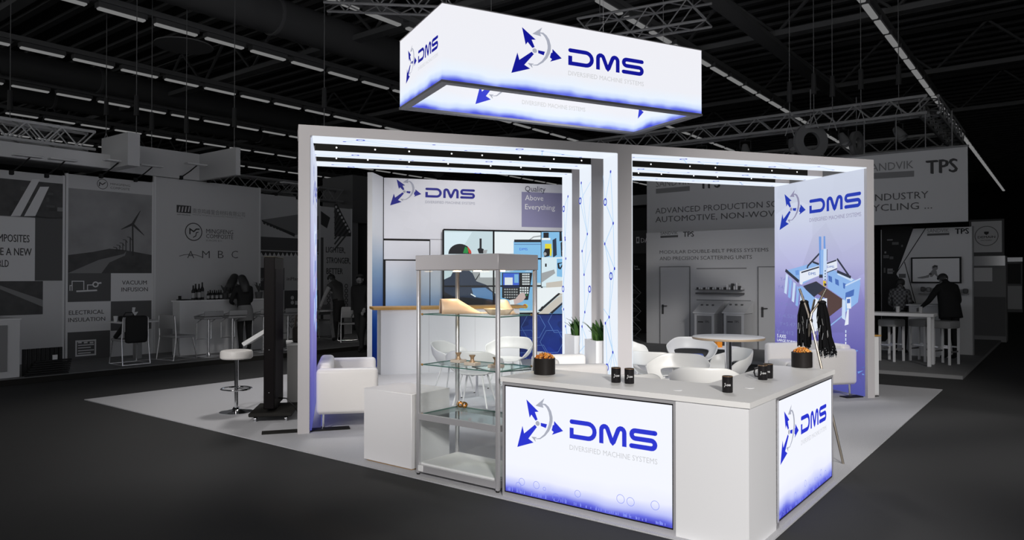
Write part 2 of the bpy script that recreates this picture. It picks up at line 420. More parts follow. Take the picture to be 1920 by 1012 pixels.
for k, (aa, lab) in enumerate(((2.5, 'nearest deep roof girder crossing above the left booths'), (9.5, 'second deep roof girder crossing the lamp rows'), (16.5, 'third roof girder crossing the lamp rows'), (23.5, 'fourth roof girder crossing far behind the stand'), (30.5, 'furthest roof girder crossing far behind the stand'))):
    t = thing('roof_girder', lab, 'girder', tuple(HALL.w(aa, -10, 0)), 52.5, 'roof girders')
    B().box(-0.15, 0.15, 0, 66, 8.45, 8.6).build('bottom_flange', DK2, t)
    B().box(-0.15, 0.15, 0, 66, 9.9, 10.05).build('top_flange', DK, t)
    bb = B()
    for i in range(44):
        s = 8.55, 9.95
        bb.tube([(0, i * 1.5, s[i % 2]), (0, i * 1.5 + 1.5, s[1 - i % 2])], 0.05, 5, caps=False)
    stuff(bb.build('web_bracing', mat('dark_web_steel', (0.13, 0.13, 0.13, 1), 0.7), t))
for bb, lab, r in ((15.2, 'large corrugated air duct above the display wall', 0.5), (25.6, 'corrugated round air duct above the left booths', 0.42), (29.6, 'rearmost round air duct over the left booths', 0.42)):
    t = thing('air_duct', lab, 'air duct', tuple(HALL.w(-6, bb, 8.6)), 52.5)
    prof = []
    b = B()
    pts = []; rr = []
    for i in range(200):
        pts.append((i * 0.17, 0, 0)); rr.append(r * (1.0 if i % 2 else 0.97))
    b.tube(pts, rr, 16).build('corrugated_pipe', DUCTM, t)
    for i in range(4): B().tube([(4 + i * 9, 0, 0), (4.1 + i * 9, 0, 0)], r * 1.05, 16).build('clamp_ring', DK2, t)
    B().tube([(34, 0, 0), (34.5, 0, -0.1), (34.9, 0, -0.5)], [r, r, r * 0.8], 14).build('end_bend', DK2, t)
tag(B().box(-6, 30, -0.22, 0.22, 8.3, 8.42).build('cable_tray', DK2, loc=tuple(HALL.w(0, 5.2, 0)), rz=52.5), 'wide grey cable tray crossing the roof right of the hanging sign', 'cable tray')
tag(B().cyl(0, 0, 0, 0.03, 0.75, 28).build('ceiling_disc', DK2, loc=tuple(Vector((0, 0, EYE)) + ray(345, 87) * ((7.95 - EYE) / ray(345, 87).z))), 'flat round grey disc hanging under the roof at upper left', 'ceiling panel')
# rigging lattice seen above the stand
rg1 = lattice('rigging_truss', 'grey rigging truss behind the left edge of the hanging sign', Vector((0, 0, EYE)) + ray(610, -10) * 0.011, Vector((0, 0, EYE)) + ray(850, 62) * 0.0112, 0.5, 0.03, 0.016, 0.4, DK3, group='rigging trusses')
rg2 = lattice('rigging_truss', 'grey rigging truss rising behind the right end of the hanging sign', Vector((0, 0, EYE)) + ray(1090, 62) * 0.0122, Vector((0, 0, EYE)) + ray(1330, 28) * 0.0112, 0.5, 0.03, 0.016, 0.4, DK3, group='rigging trusses')
for rg, ln in ((rg1, 2.9), (rg2, 3.0)):
    for f_ in (.15, .85): B().tube([(ln * f_, 0, .2), (ln * f_, 0, 10.32 - rg.location.z)], .008, 5).build('hanger_wire', DK2, rg)
CHL = {20: 'at the far left edge above the booth truss', 257: 'above the right side of the box sign', 285: 'above the L-shaped fascia, near the box sign', 350: 'above the inner corner of the L-shaped fascia', 440: 'above the outer end of the L-shaped fascia', 200: 'above the left side of the box sign', 608: 'just left of the hanging logo sign', 1480: 'above the truss ring, leftmost there', 1525: 'above the truss ring, second from its left', 1560: 'above the middle of the truss ring', 1614: 'above the truss ring, second from its right corner', 1684: 'above the right corner of the truss ring'}
for k, (x, y0, y1, dd) in enumerate(((20, 40, 245, .012), (257, 0, 255, .012), (285, 150, 280, .013), (350, 130, 285, .013), (440, 110, 275, .0125), (200, 90, 250, .0135), (608, 160, 240, .012), (1480, 105, 230, .0118), (1525, 0, 215, .0118), (1560, 50, 220, .0118), (1614, 140, 206, .0118), (1684, 0, 198, .0118))):
    q0 = Vector((0, 0, EYE)) + ray(x, y0) * dd; q1 = Vector((0, 0, EYE)) + ray(x + R.uniform(-3, 3), y1) * dd
    q1 = Vector((q0.x, q0.y, q1.z))
    q0 = Vector((q0.x, q0.y, 10.3)); t = thing('hoist_chain', 'thin hoist chain ' + CHL[x], 'chain', tuple(q0), 0, 'hoist chains')
    B().tube([(0, 0, 0), (0, 0, q1.z - q0.z)], 0.009, 5).build('cable', DK2, t)
    zt = (q1.z - q0.z)
    B().tube([(0, 0, zt + .9), (0.0, 0, zt + .45)], [0.05, 0.06], 8).build('hoist_body', DK, t)
    B().tube([(0, 0, zt), (-.10, 0, zt - .3)], 0.01, 4).tube([(0, 0, zt), (.10, 0, zt - .3)], 0.01, 4).build('sling', DK3, t)

# ================================================================ hanging light-box sign
SIGN = Fr(-0.87, 9.0, 27.0)
SL, SW, SZ0, SZ1, ST = 4.18, 1.66, 4.10, 5.065, 0.10
sg = thing('hanging_sign', 'large glowing white rectangular ring sign with blue logo hanging above the stand', 'sign', frame=SIGN)
fb = B().box(-.01, SL + .01, -.01, ST, SZ0 - .02, SZ0 + .012).box(-.01, SL + .01, SW - ST, SW + .01, SZ0 - .02, SZ0 + .012)
fb.box(-.01, ST, ST, SW - ST, SZ0 - .02, SZ0 + .012).box(SL - ST, SL + .01, ST, SW - ST, SZ0 - .02, SZ0 + .012)
fb.build('bottom_frame', mat('grey_sign_frame', (0.22, 0.22, 0.23, 1), 0.5), sg)
fb = B().box(-.006, SL + .006, -.006, ST, SZ1, SZ1 + .012).box(-.006, SL + .006, SW - ST, SW + .006, SZ1, SZ1 + .012).box(-.006, ST, ST, SW - ST, SZ1, SZ1 + .012).box(SL - ST, SL + .006, ST, SW - ST, SZ1, SZ1 + .012)
fb.build('top_frame', FRAME, sg)
LM = [LINK, LINKG, LINKT]
f1 = B().box(0, SL, 0, ST, SZ0 + .012, SZ1).build('front_panel', SIGNMAT, sg)
pl = Plane(SIGN, 'y', 0.0, -1)
logo(B(), pl, (958.5, 136), (1059.3, 120.8), (1206.8, 142), (1059.8, 88.9), 0, 1, 2).build('logo', LM, f1)
f2 = B().box(0, SL, SW - ST, SW, SZ0 + .012, SZ1).build('rear_panel', SIGNMAT, sg)
logo(B(), Plane(SIGN, 'y', SW - ST, -1), 0, 0, 0, 0, 0, 1, 2, direct=(1.15, 0.242, 4.50, 0.25)).build('logo', [LINKB, LINKG, LINKT], f2)
f3 = B().box(0, ST, ST, SW - ST, SZ0 + .012, SZ1).build('end_panel', SIGNMAT, sg)
pe = Plane(SIGN, 'x', 0.0, -1)
# the end face reads from the far corner towards the near one
def mirror_u(pl_, c):
    class Q(Plane):
        def uv(s, px, py): u, z = Plane.uv(s, px, py); return (c - u, z)
        def P(s, u, z, off=0.0): return Plane.P(s, c - u, z, off)
    q = Q(pl_.fr, pl_.axis, pl_.val, pl_.f); return q
logo(B(), mirror_u(pe, SW), (761.6, 162), (782.8, 120), (821.7, 84), (782.8, 97), 0, 1, 2).build('logo', LM, f3)
f4 = B().box(SL - ST, SL, ST, SW - ST, SZ0 + .012, SZ1).build('end_panel', SIGNMAT, sg)
logo(B(), mirror_u(Plane(SIGN, 'x', SL - ST, -1), SW), 0, 0, 0, 0, 0, 1, 2, direct=(0.22, 0.15, 4.5, 0.2)).build('logo', [LINKB, LINKG, LINKT], f4)
for x, y in ((.7, .05), (3.5, .05), (.7, SW - .05), (3.5, SW - .05)):
    B().tube([(x, y, SZ1), (x, y, 10.3)], 0.004, 4).build('suspension_wire', DK3, sg)

# ================================================================ portal frame of the stand
pf = thing('portal_frame', 'large silver portal frame with glowing white ribs spanning the stand', 'portal frame', frame=GAN)
GX, ZT, ZB = 7.6, 3.27, 3.16
RIBS = ((0, .39), (.93, 1.31), (1.74, 2.10))
def network(b, mapf, w_, l_, seed, nd):
    """printed constellation of dots and thin lines on a strip w_ x l_"""
    r = random.Random(seed); P = [(r.uniform(.08, .92) * w_, (i + r.random()) / nd * l_) for i in range(nd)]
    class Q:
        def P(s, u, z, off=0.0): return mapf(u, z, off)
    q = Q()
    for i in range(nd - 1):
        for j in (i + 1, i + 2):
            if j < nd and r.random() < .75:
                (x0, y0), (x1, y1) = P[i], P[j]; b.strip(q, [(x0, y0), (x1, y1)], .012, .0015, 1)
        if r.random() < .5:
            e = 0 if r.random() < .5 else w_; b.strip(q, [P[i], (e, min(l_, max(0, P[i][1] + r.uniform(-.5, .5))))], .009, .0013, 1)
    for i, (x, y) in enumerate(P):
        if i % 4 == 1: b.ring(q, (x, y), .04, .018, .002, 0, 14)
        else: b.disc(q, (x, y), .020, .002, 0, 10)
    return b
for k, (t0, t1) in enumerate(RIBS):
    z_ = ZT; sh = .07 * (t0 + t1) / 2
    B().box(0 if k == 0 else .14 + sh, GX if k == 0 else GX - .13 + sh, t0, t1, ZB, z_).build('top_beam', FRAME, pf)
    cx0, cx1 = 3.70 + sh, 3.90 + sh
    B().box(cx0 + .006, cx1 - .006, t0, t1, 0, ZB).build('centre_post', FRAME, pf)
    lp = B().box(cx0 - .006, cx0 + .006, t0 + .004, t1 - .004, 0.0, ZB - .006).build('lit_post_face', RIBLIT, pf)
    network(B(), lambda u, z, o, t0=t0: (cx0 - .006 - o, t0 + u, z), t1 - t0, ZB - .1, 20 + k, 11).build('dot_pattern', [RIBDOT, RIBLINE], lp)
    lp = B().box(cx1 - .006, cx1 + .006, t0 + .004, t1 - .004, 0.0, ZB - .006).build('lit_post_face', RIBLIT, pf)
    for j, (x0, x1) in enumerate(((.13 + sh, cx0 - .006), (cx1 + .006, GX - .13 + sh))):
        lu = B().box(x0, x1, t0 + .004, t1 - .004, ZB - .012, ZB).build('lit_underside', RIBLIT, pf)
        network(B(), lambda u, z, o, t0=t0, x0=x0: (x0 + z, t0 + u, ZB - .012 - o), t1 - t0, x1 - x0, 40 + k * 2 + j, 9).build('dot_pattern', [RIBDOT, RIBLINE], lu)
        if k:
            xe = x1 - (0 if j == 0 else .28)
            fa = B().box(x0, xe, t0 - .012, t0, ZB - .0, ZT).build('black_fascia', mat('black_fascia', (0.014, 0.013, 0.010, 1), 0.5), pf)
            rr = random.Random(k * 7 + j); xx = x0 + .25
            while xx < xe - .1:
                d = B(); d.disc(Plane(GAN, 'y', t0 - .012, -1), (xx, ZB + .045), .011, .002, 0, 10)
                d.build('led_spot', mat('led_spot', (1, 1, 1, 1), emit=1.2), fa); xx += rr.uniform(.38, .62)
for x0, x1 in ((0, .12), (GX - .12, GX)): B().box(x0, x1, 0, .06, 0, ZB).build('end_post', FRAME, pf)
GR = Fr(*GAN.w(GX - .142, 0)[:2], 13.7); GLF = Fr(*GAN.w(.142, 0)[:2], 13.7)
B().box(.017, .12, .065, 2.11, 0.0, ZB - .003).build('side_wall', WHITE, pf, fr=GR); B().box(-.12, -.017, .065, 2.11, 0.0, ZB - .003).build('side_wall', WHITE, pf, fr=GLF)
PANM = gradmat('backlit_side_print', [(0.0, (0.07, 0.08, 0.33, 1)), (0.2, (0.13, 0.12, 0.42, 1)), (0.42, (0.24, 0.22, 0.55, 1)), (0.60, (0.46, 0.46, 0.72, 1)), (0.82, (0.58, 0.62, 0.77, 1)), (1.0, (0.62, 0.67, 0.80, 1))], 0.0, 3.1, emit=1.0, facet=0.10, fscale=1.3)
rp = B().box(0, .017, .05, 2.12, .02, ZB - .014).build('printed_panel', PANM, pf, fr=GR)
lpn = B().box(-.017, 0, .05, 2.12, .02, ZB - .014).build('printed_panel', PANM, pf, fr=GLF)
PR = mirror_u(Plane(GR, 'x', 0.0, -1), 2.14)
logo(B(), PR, (1462, 432), (1514, 401), (1615, 391), (1514.5, 375), 0, 1, 1, .003).build('logo', [mat('side_blue_ink', (0.010, 0.035, 0.42, 1), emit=1.0), mat('side_grey_ink', (0.27, 0.26, 0.40, 1), emit=1.0)], rp, fr=GR)
logo(B(), Plane(GLF, 'x', 0.0, 1), 0, 0, 0, 0, 0, 1, 1, .003, direct=(.32, .19, 2.62, .19)).build('logo', [mat('side_blue_ink', None), mat('side_grey_ink', None)], lpn, fr=GLF)
# printed router machine on the right panel, drawn as flat ink shapes
SK = [(.28, .48, .85), (.16, .33, .75), (.07, .16, .50), (.60, .74, .95), (.03, .035, .06), (.09, .05, .045), (.75, .55, .03), (.80, .85, .95)]
PM = [mat('machine_ink_%s' % n, (*c, 1), emit=0.95) for n, c in zip(('sky', 'blue', 'navy', 'pale', 'black', 'brown', 'yellow', 'white'), SK)]
NUMI = mat('faint_number_ink', (0.20, 0.22, 0.50, 1), emit=1.0)
def machine(b, pl):
    Z = lambda x, y: (1450 + x / 6.747, 430 + y / 6.747)
    n = [0.003]
    def S(m, *pts): n[0] += .0004; b.poly(pl, [pl.uv(*Z(*p)) for p in pts], n[0], m)
    def L(m, wd, *pts): n[0] += .0004; b.strip(pl, [pl.uv(*Z(*p)) for p in pts], wd, n[0], m)
    S(0, (160, 520), (500, 425), (600, 445), (600, 560), (360, 700), (340, 660))
    S(1, (280, 520), (325, 512), (328, 575), (285, 580))
    S(5, (380, 715), (545, 655), (890, 890), (895, 960), (690, 1120), (680, 880))
    S(4, (380, 715), (545, 660), (660, 740), (500, 870))
    S(0, (690, 540), (760, 510), (1040, 640), (1010, 660), (920, 740), (890, 880), (690, 740))
    S(3, (840, 530), (1020, 630), (990, 655), (810, 570))
    for x, y in ((700, 580), (785, 620), (885, 672)): S(2, (x, y), (x + 45, y + 20), (x + 50, y + 95), (x + 5, y + 70))
    S(0, (915, 710), (1100, 625), (1105, 690), (1075, 920), (900, 1060), (890, 900))
    S(3, (915, 700), (1110, 612), (1112, 628), (918, 720))
    S(2, (920, 800), (1030, 755), (1022, 835), (915, 880))
    for i in range(7):
        x, y = 165 + i * 48, 560 + i * 52
        S(0 if i % 2 else 3, (x, y), (x + 28, y + 18), (x + 8, y + 260), (x - 22, y + 240))
        L(1, .014, (x + 30, y + 40), (x + 10 + 50, y + 290))
    S(0, (335, 720), (370, 715), (540, 870), (690, 870), (685, 1180), (600, 1180), (500, 1050))
    S(7, (520, 1000), (540, 860), (575, 890), (690, 870), (680, 1240), (480, 1310))
    L(0, .02, (690, 1250), (900, 1080))
    S(7, (345, 530), (600, 455), (600, 580), (385, 665), (375, 700), (345, 690))
    S(7, (690, 420), (815, 380), (820, 485), (690, 540))
    L(4, .022, (365, 545), (590, 475)); L(4, .02, (690, 430), (810, 390)); L(4, .012, (690, 545), (820, 495))
    L(4, .05, (165, 515), (335, 660)); L(4, .03, (440, 490), (450, 460), (600, 300)); L(4, .03, (510, 410), (590, 440))
    L(4, .04, (820, 530), (995, 605)); L(4, .03, (820, 370), (970, 585))
    S(1, (590, 90), (620, 90), (620, 600), (598, 590)); S(1, (650, 85), (670, 85), (675, 260), (650, 260))
    S(0, (612, 265), (650, 250), (650, 590), (612, 600)); S(3, (650, 245), (690, 245), (690, 640), (645, 640))
    L(4, .012, (696, 250), (694, 400)); S(4, (595, 570), (640, 570), (640, 612), (595, 612))
    S(6, (645, 645), (682, 655), (680, 725), (648, 715)); S(4, (660, 675), (690, 690), (685, 712), (660, 712))
    for i in range(4): S(4, (668, 515 + i * 36), (680, 515 + i * 36), (678, 533 + i * 36), (666, 533 + i * 36))
    S(7, (940, 860), (998, 855), (1003, 1000), (950, 1000)); S(2, (950, 880), (990, 876), (990, 930), (950, 935))
    S(3, (890, 880), (935, 900), (930, 1150), (885, 1120)); S(7, (955, 1010), (975, 1010), (970, 1200), (920, 1215))
    b.pxtext(pl, 'DMS', Z(465, 590), Z(555, 560), Z(465, 555)[1], n[0] + .001, 2, .03); n[0] += .001
    b.pxtext(pl, 'DMS', Z(700, 500), Z(790, 470), Z(700, 472)[1], n[0] + .001, 2, .03)
    # splash and chips along the foot of the print
    for i in range(26):
        x, y = R.uniform(500, 1170), R.uniform(1360, 1900); d = R.uniform(20, 60)
        b.poly(pl, [pl.uv(*Z(x + d * R.uniform(-1, 1), y + d * R.uniform(-.5, .5))) for _ in range(3)], .0034, R.choice((0, 1, 1, 2)))
    for i in range(5): S(7 if i % 2 else 3, (930, 1270 + i * 50), (945, 1275 + i * 50), (942, 1310 + i * 50), (930, 1305 + i * 50))
    return b
machine(B(), PR).build('machine_picture', PM + [NUMI], rp, fr=GR)
Z6 = lambda x, y: (1450 + x / 6.747, 430 + y / 6.747)
for t, x, y, x1 in (('Y-4.5', 85, 950, 235), ('Y-4.529', 60, 1090, 285), ('Y+5.471', 80, 1195, 305), ('Y-4.412', 50, 1300, 260), ('Y-4.5', 60, 740, 160), ('Y-4', 90, 640, 160)):
    B().pxtext(PR, t, Z6(x, y), Z6(x1, y + (x1 - x) * .24), Z6(x, y - 48)[1], .0035, 0).build('number_print', NUMI, rp, fr=GR)
B().pxtext(PR, '5 AXIS', Z6(52, 1365), Z6(163, 1375), Z6(52, 1320)[1], .006, 0, .03).build('caption_print', PM[7], rp, fr=GR)
B().pxtext(PR, 'LARGE FORMAT', Z6(52, 1414), Z6(330, 1446), Z6(52, 1380)[1], .006, 0, .03).build('caption_print', PM[7], rp, fr=GR)
# the left panel carries a similar picture, seen almost edge-on
b = B(); plL = Plane(GLF, 'x', 0.0, 1); r2 = random.Random(3)
for i in range(34):
    u, z = r2.uniform(.35, 1.8), r2.uniform(.9, 2.1); du, dz = r2.uniform(.05, .3), r2.uniform(.04, .35)
    b.poly(plL, [(u, z), (u + du, z + .05), (u + du, z + dz), (u, z + dz * .9)], .003 + i * .0002, r2.choice((0, 0, 1, 2, 3, 3, 7, 7)))
b.build('machine_picture', PM, lpn, fr=GLF)
for x0, x1, y0, y1 in ((-.36, .55, .08, .22), (7.2, 7.75, .08, .22)): B().box(x0, x1, y0, y1, 0, .012).build('floor_plate', BLACKM, pf)

# ================================================================ back wall with printed panels and video wall
BW = Fr(-2.45, 13.8, 17.7)
bw = thing('stand_back_wall', 'tall white stand back wall with blue logo and slogan behind the bar', 'wall panel', frame=BW)
PB = Plane(BW, 'y', 0.0, -1)
BACKM = gradmat('back_wall_print', [(0.0, rgb(20, 60, 160)), (0.16, rgb(35, 85, 180)), (0.27, rgb(120, 165, 215)), (0.42, rgb(205, 218, 230)), (0.55, rgb(220, 222, 228)), (1.0, rgb(222, 223, 229))], 0.0, 3.6, facet=0.025, fscale=2.2)
HEXM = gradmat('hexagon_print', [(0.0, rgb(14, 50, 160)), (0.5, rgb(22, 60, 150)), (1.0, rgb(40, 60, 140))], 0.0, 1.2, facet=0.5, fscale=3.5)
B().box(0, 4.6, .02, .12, 0, 3.55).build('backing', BLACKM, bw)
def wpan(nm, x0, y0, x1, y1, m, top=None):
    u0, _ = PB.uv(x0, y1); u1, _ = PB.uv(x1, y1); xm = (x0 + x1) / 2
    za = PB.uv(xm, y0)[1] if top is None else top; zb = max(0.0, PB.uv(xm, y1)[1])
    return B().box(u0 + .008, u1 - .008, 0, .03, zb + .008, za - .008).build(nm, m, bw)
top = wpan('panel', 719, 323, 1075, 450.5, BACKM, 3.56)
wpan('panel', 719, 450.5, 806, 487, BACKM); wpan('panel', 806, 450.5, 1075, 487, BACKM)
wpan('panel', 722, 488, 806, 690, BACKM); wpan('panel', 806, 488, 975, 690, BACKM)
wpan('hexagon_panel', 975, 588, 1075, 690, HEXM)
b = B()
logo(b, PB, (731.5, 385), (793.4, 369.6), (890.5, 371), (793.4, 351.5), 0, 1, 1, .003)
b.pxrect(PB, 978, 361, 1062, 426, .002, 2)
b.pxtext(PB, 'Quality', (984.4, 358.8), (1022.5, 359.6), 348, .004, 3)
b.pxtext(PB, 'Above', (984.4, 375.5), (1018.5, 376), 365, .004, 4)
b.pxtext(PB, 'Everything', (984.4, 392.7), (1040.5, 393.3), 382.3, .004, 4)
b.build('wall_print', [INK, INKG, mat('lilac_ink', rgb(140, 138, 172), 0.5), mat('dark_navy_ink', rgb(38, 42, 70), 0.5), mat('white_ink', (0.85, 0.85, 0.85, 1), 0.5)], top)
b = B()
for px, py in ((1000, 612), (1035, 640), (1008, 668), (1050, 602), (985, 640)):
    u, z = PB.uv(px, py); b.strip(PB, arc(u, z, .26, .26, 0, 360, 6), .012, .003, 0)
b.build('hexagon_lines', mat('pale_blue_ink', rgb(90, 130, 205), 0.5), bw)
wg = B(); q0, q1 = Vector((-2.535, 13.15, 0)), Vector((-2.455, 13.8, 0)); wl = Vector((-.09, .01, 0))
for lo, hi in ((0, 3.56),):
    P8 = [q0 + wl, q0, q1, q1 + wl]
    wg.add([(p.x, p.y, lo) for p in P8] + [(p.x, p.y, hi) for p in P8], [(0, 1, 2, 3), (4, 5, 6, 7), (0, 1, 5, 4), (2, 3, 7, 6), (3, 0, 4, 7)], 0)
    wg.add([(q0.x, q0.y, lo), (q1.x, q1.y, lo), (q1.x, q1.y, hi), (q0.x, q0.y, hi)], [(0, 1, 2, 3)], 1)
wg.build('wing_panel', [WHITE, gradmat('wing_print', [(0.0, rgb(10, 60, 175)), (0.25, rgb(30, 95, 195)), (0.5, rgb(150, 185, 220)), (0.7, rgb(225, 230, 236)), (1.0, rgb(228, 230, 234))], 0.0, 3.5)], bw, world=True)

vw = thing('video_wall', 'three by three video wall showing a machinist at a control console', 'video wall', frame=BW)
u0, zt = PB.uv(830, 432.6); u3 = PB.uv(1014, 433)[0]; cw = (u3 - u0) / 2; zb = PB.uv(922, 588)[1]; zt = PB.uv(922, 432.6)[1]; ch = (zt - zb) / 3
SCR = mat('screen_pale_glow', (0.55, 0.68, 0.72, 1), emit=1.0)
for i in range(3):
    for j in range(3):
        s_ = B().box(u0 + i * cw, u0 + (i + 1) * cw, -.05, 0, zb + j * ch, zb + (j + 1) * ch).build('screen', BLACK, vw)
        B().poly(Plane(BW, 'y', -.05, -1), [(u0 + i * cw + .012, zb + j * ch + .012), (u0 + (i + 1) * cw - .012, zb + j * ch + .012), (u0 + (i + 1) * cw - .012, zb + (j + 1) * ch - .012), (u0 + i * cw + .012, zb + (j + 1) * ch - .012)], .001).build('display_glass', SCR, s_)
PV = Plane(BW, 'y', -.05, -1)
VC = dict(navy=(.018, .03, .06), dark=(.012, .013, .016), sky=(.22, .50, .78), blue=(.05, .13, .68), skin=(.60, .46, .44), white=(.80, .86, .88), grey=(.34, .36, .37), beige=(.55, .52, .46), yellow=(.75, .65, .03), steel=(.10, .22, .42), red=(.55, .05, .03), green=(.02, .25, .06), pale=(.66, .80, .86))
VI = {n: i for i, n in enumerate(VC)}
b = B(); nn = [.0015]
def VS(c, *pts): nn[0] += .0003; b.pxpoly(PV, pts, nn[0], VI[c])
def VR(c, x0, y0, x1, y1): VS(c, (x0, y0), (x1, y0), (x1, y1), (x0, y1))
VS('white', (925, 435), (1013, 435), (1013, 448), (990, 470), (925, 480)); VS('pale', (832, 435), (885, 435), (870, 460), (832, 500))
VR('sky', 963, 452, 1014, 530); VR('dark', 964, 449, 1014, 454); VR('steel', 964, 457, 1014, 458.5)
b.pxtext(PV, 'DMS', (974, 469), (989, 469), 464.5, .008, VI['blue'], .03)
VS('grey', (992, 449), (1000, 443), (1014, 441), (1014, 443.5), (1001, 445), (995, 449))
VR('dark', 899, 447, 903, 472); VS('dark', (895, 467), (900, 464), (907, 467), (906, 475), (898, 475)); VS('grey', (906, 469), (914, 468), (912, 475), (906, 475))
VR('grey', 885, 500, 935, 548); VR('white', 900, 478, 935, 520); VS('dark', (891, 524), (899, 512), (900, 513), (893, 525))
hd = arc(862, 476, 21.5, 19, 0, -180, 14); VS('dark', *hd); VS('green', (872, 462), (879, 466), (877, 475), (868, 474)); VS('red', (876, 461), (883, 470), (884, 475), (879, 475))
VS('navy', (830, 525), (845, 518), (852, 503), (874, 503), (886, 512), (893, 527), (912, 534), (922, 545), (936, 556), (953, 562), (956, 575), (940, 578), (830, 578))
VS('dark', (830, 545), (850, 556), (905, 560), (930, 570), (945, 578), (830, 578)); VS('steel', (884, 540), (910, 539), (923, 548), (924, 562), (888, 556)); VS('white', (883, 550), (892, 555), (891, 557), (882, 551.5))
VS('grey', (952, 561), (957, 561), (958, 575), (952, 576))
VR('sky', 934, 508, 1001, 582); VS('dark', (941, 511), (998, 511), (990, 562), (955, 562), (941, 558)); VR('blue', 943, 512, 973, 538); VR('white', 946, 520, 961, 534); VR('sky', 964, 514, 972, 530)
for i in range(5):
    for j in range(4): VR('white', 979 + j * 3.6, 512.5 + i * 4.6, 981.6 + j * 3.6, 515.5 + i * 4.6)
for i in range(4):
    for j in range(6): VR('grey', 945 + j * 4.4, 541 + i * 5, 948 + j * 4.4, 543.6 + i * 5)
for i in range(3):
    for j in range(4): VR('white', 974 + j * 4.4, 538 + i * 4.6, 977 + j * 4.4, 541 + i * 4.6)
VS('skin', (954, 562), (966, 560), (972, 552), (978, 548), (983, 550), (985, 557), (979, 565), (967, 570), (957, 576)); VS('white', (954, 563), (962, 561), (964, 572), (957, 576))
VS('yellow', *arc(984, 574, 5, 4.5, 0, 330, 11)); VS('red', *arc(983, 573, 3, 2.8, 0, 330, 11)); VS('green', *arc(986.5, 553, 1.6, 1.6, 0, 330, 9))
VR('sky', 1014.5, 435, 1060, 484); VR('dark', 1018, 436, 1028, 446); VR('white', 1015, 446, 1031, 450); VR('yellow', 1021, 457, 1033, 466); VS('dark', (1021, 466), (1032, 466), (1029, 480), (1020, 482), (1018, 474)); VS('yellow', (1030, 466), (1034, 466), (1033, 480), (1030, 480)); VS('grey', *arc(1021, 476, 3, 3.4, 0, 330, 11))
VS('navy', (1035, 450), (1042, 446), (1043, 478), (1036, 483)); VS('dark', (1048, 435), (1052, 435), (1053, 452), (1048, 452)); VS('dark', (1050, 455), (1054, 452), (1055, 482), (1051, 480)); VR('pale', 1014.5, 482, 1060, 537); VS('grey', (1014, 512), (1038, 505), (1040, 512), (1014, 530)); VR('dark', 1021, 494, 1024, 500); VS('sky', (1043, 485), (1060, 485), (1060, 520), (1043, 518)); VS('dark', (1044, 493), (1058, 491), (1050, 505), (1045, 503)); VS('sky', (1047, 495), (1054, 493), (1049, 502))
VS('beige', (1023, 530), (1060, 525), (1060, 552), (1040, 556), (1023, 540)); VS('white', (1006, 540), (1060, 537), (1060, 548), (1042, 552), (1006, 582))
VS('beige', (1008, 588), (1045, 556), (1060, 553), (1060, 565), (1030, 588)); VS('dark', (1008, 582), (1046, 549), (1050, 550), (1012, 584)); VS('steel', (1028, 588), (1060, 560), (1060, 588)); VS('dark', (1030, 586), (1060, 561), (1060, 564), (1034, 588)); VS('white', (1052, 577), (1056, 575), (1057, 581), (1053, 582))
b.build('picture', [mat('screen_' + n, (*c, 1), emit=1.0) for n, c in VC.items()], vw)
for i in range(4):
    x = u0 + i * cw; B().box(x - .016, x + .016, -.068, -.05, zb, zt).build('bezel', BLACK, vw)
for j in range(4):
    z = zb + j * ch; B().box(u0, u0 + 3 * cw, -.067, -.05, z - .016, z + .016).build('bezel', BLACK, vw)

# bar in front of the back wall
p = ground(714, 703)
bar = thing('bar_counter', 'white bar counter with oak top edge in front of the back wall', 'counter', (p.x, p.y, 0), 17.7)
B().box(0, 2.47, 0, .5, 0, 1.10).build('body', mat('bar_front_gloss_white', (.92, .92, .92, 1), .4), bar)
B().rbox(-.13, 2.60, -.05, .55, 1.10, 1.145, .004, 1).build('oak_top', WOOD, bar)
for i in (1, 2): B().box(2.47 * i / 3 - .002, 2.47 * i / 3 + .002, -.002, 0, .02, 1.09).build('seam', FRAME, bar)
# ================================================================ L-shaped counter
CH = 0.90
ct = thing('reception_counter', 'white L-shaped reception counter with two glowing logo panels', 'counter', frame=HALL)
LA, RA, WA, WB = 1.88, 1.96, .60, .50
SLAB = mat('counter_top_laminate', (0.83, 0.82, 0.80, 1), 0.4, noise=0.02, nscale=8)
GB = mat('counter_grey_laminate', (0.80, 0.80, 0.81, 1), 0.42)
b = B()
lo = [(-.012, -.012), (RA + .01, -.012), (RA + .01, WB), (WA, WB), (WA, LA + .01), (-.012, LA + .01)]
n = len(lo)
b.add([(x, y, CH - .035) for x, y in lo] + [(x, y, CH) for x, y in lo], [tuple(range(n))[::-1], tuple(range(n, 2 * n))] + [(i, (i + 1) % n, (i + 1) % n + n, i + n) for i in range(n)])
b.build('worktop', SLAB, ct)
YP = HALL.l(ground(1269, 1004))[1]          # where the corner column meets the glowing front
XP = HALL.l(ground(1450, 992))[0]
B().box(0, WA - .03, 0, YP, 0, CH - .035).box(WA - .03, XP, 0, WB - .03, 0, CH - .035).build('corner_body', GB, ct)
B().box(.03, WA - .03, YP, LA, 0.02, CH - .035).build('front_body', WHITE, ct)
B().box(XP, RA, .03, WB - .03, .02, CH - .035).build('side_body', WHITE, ct)
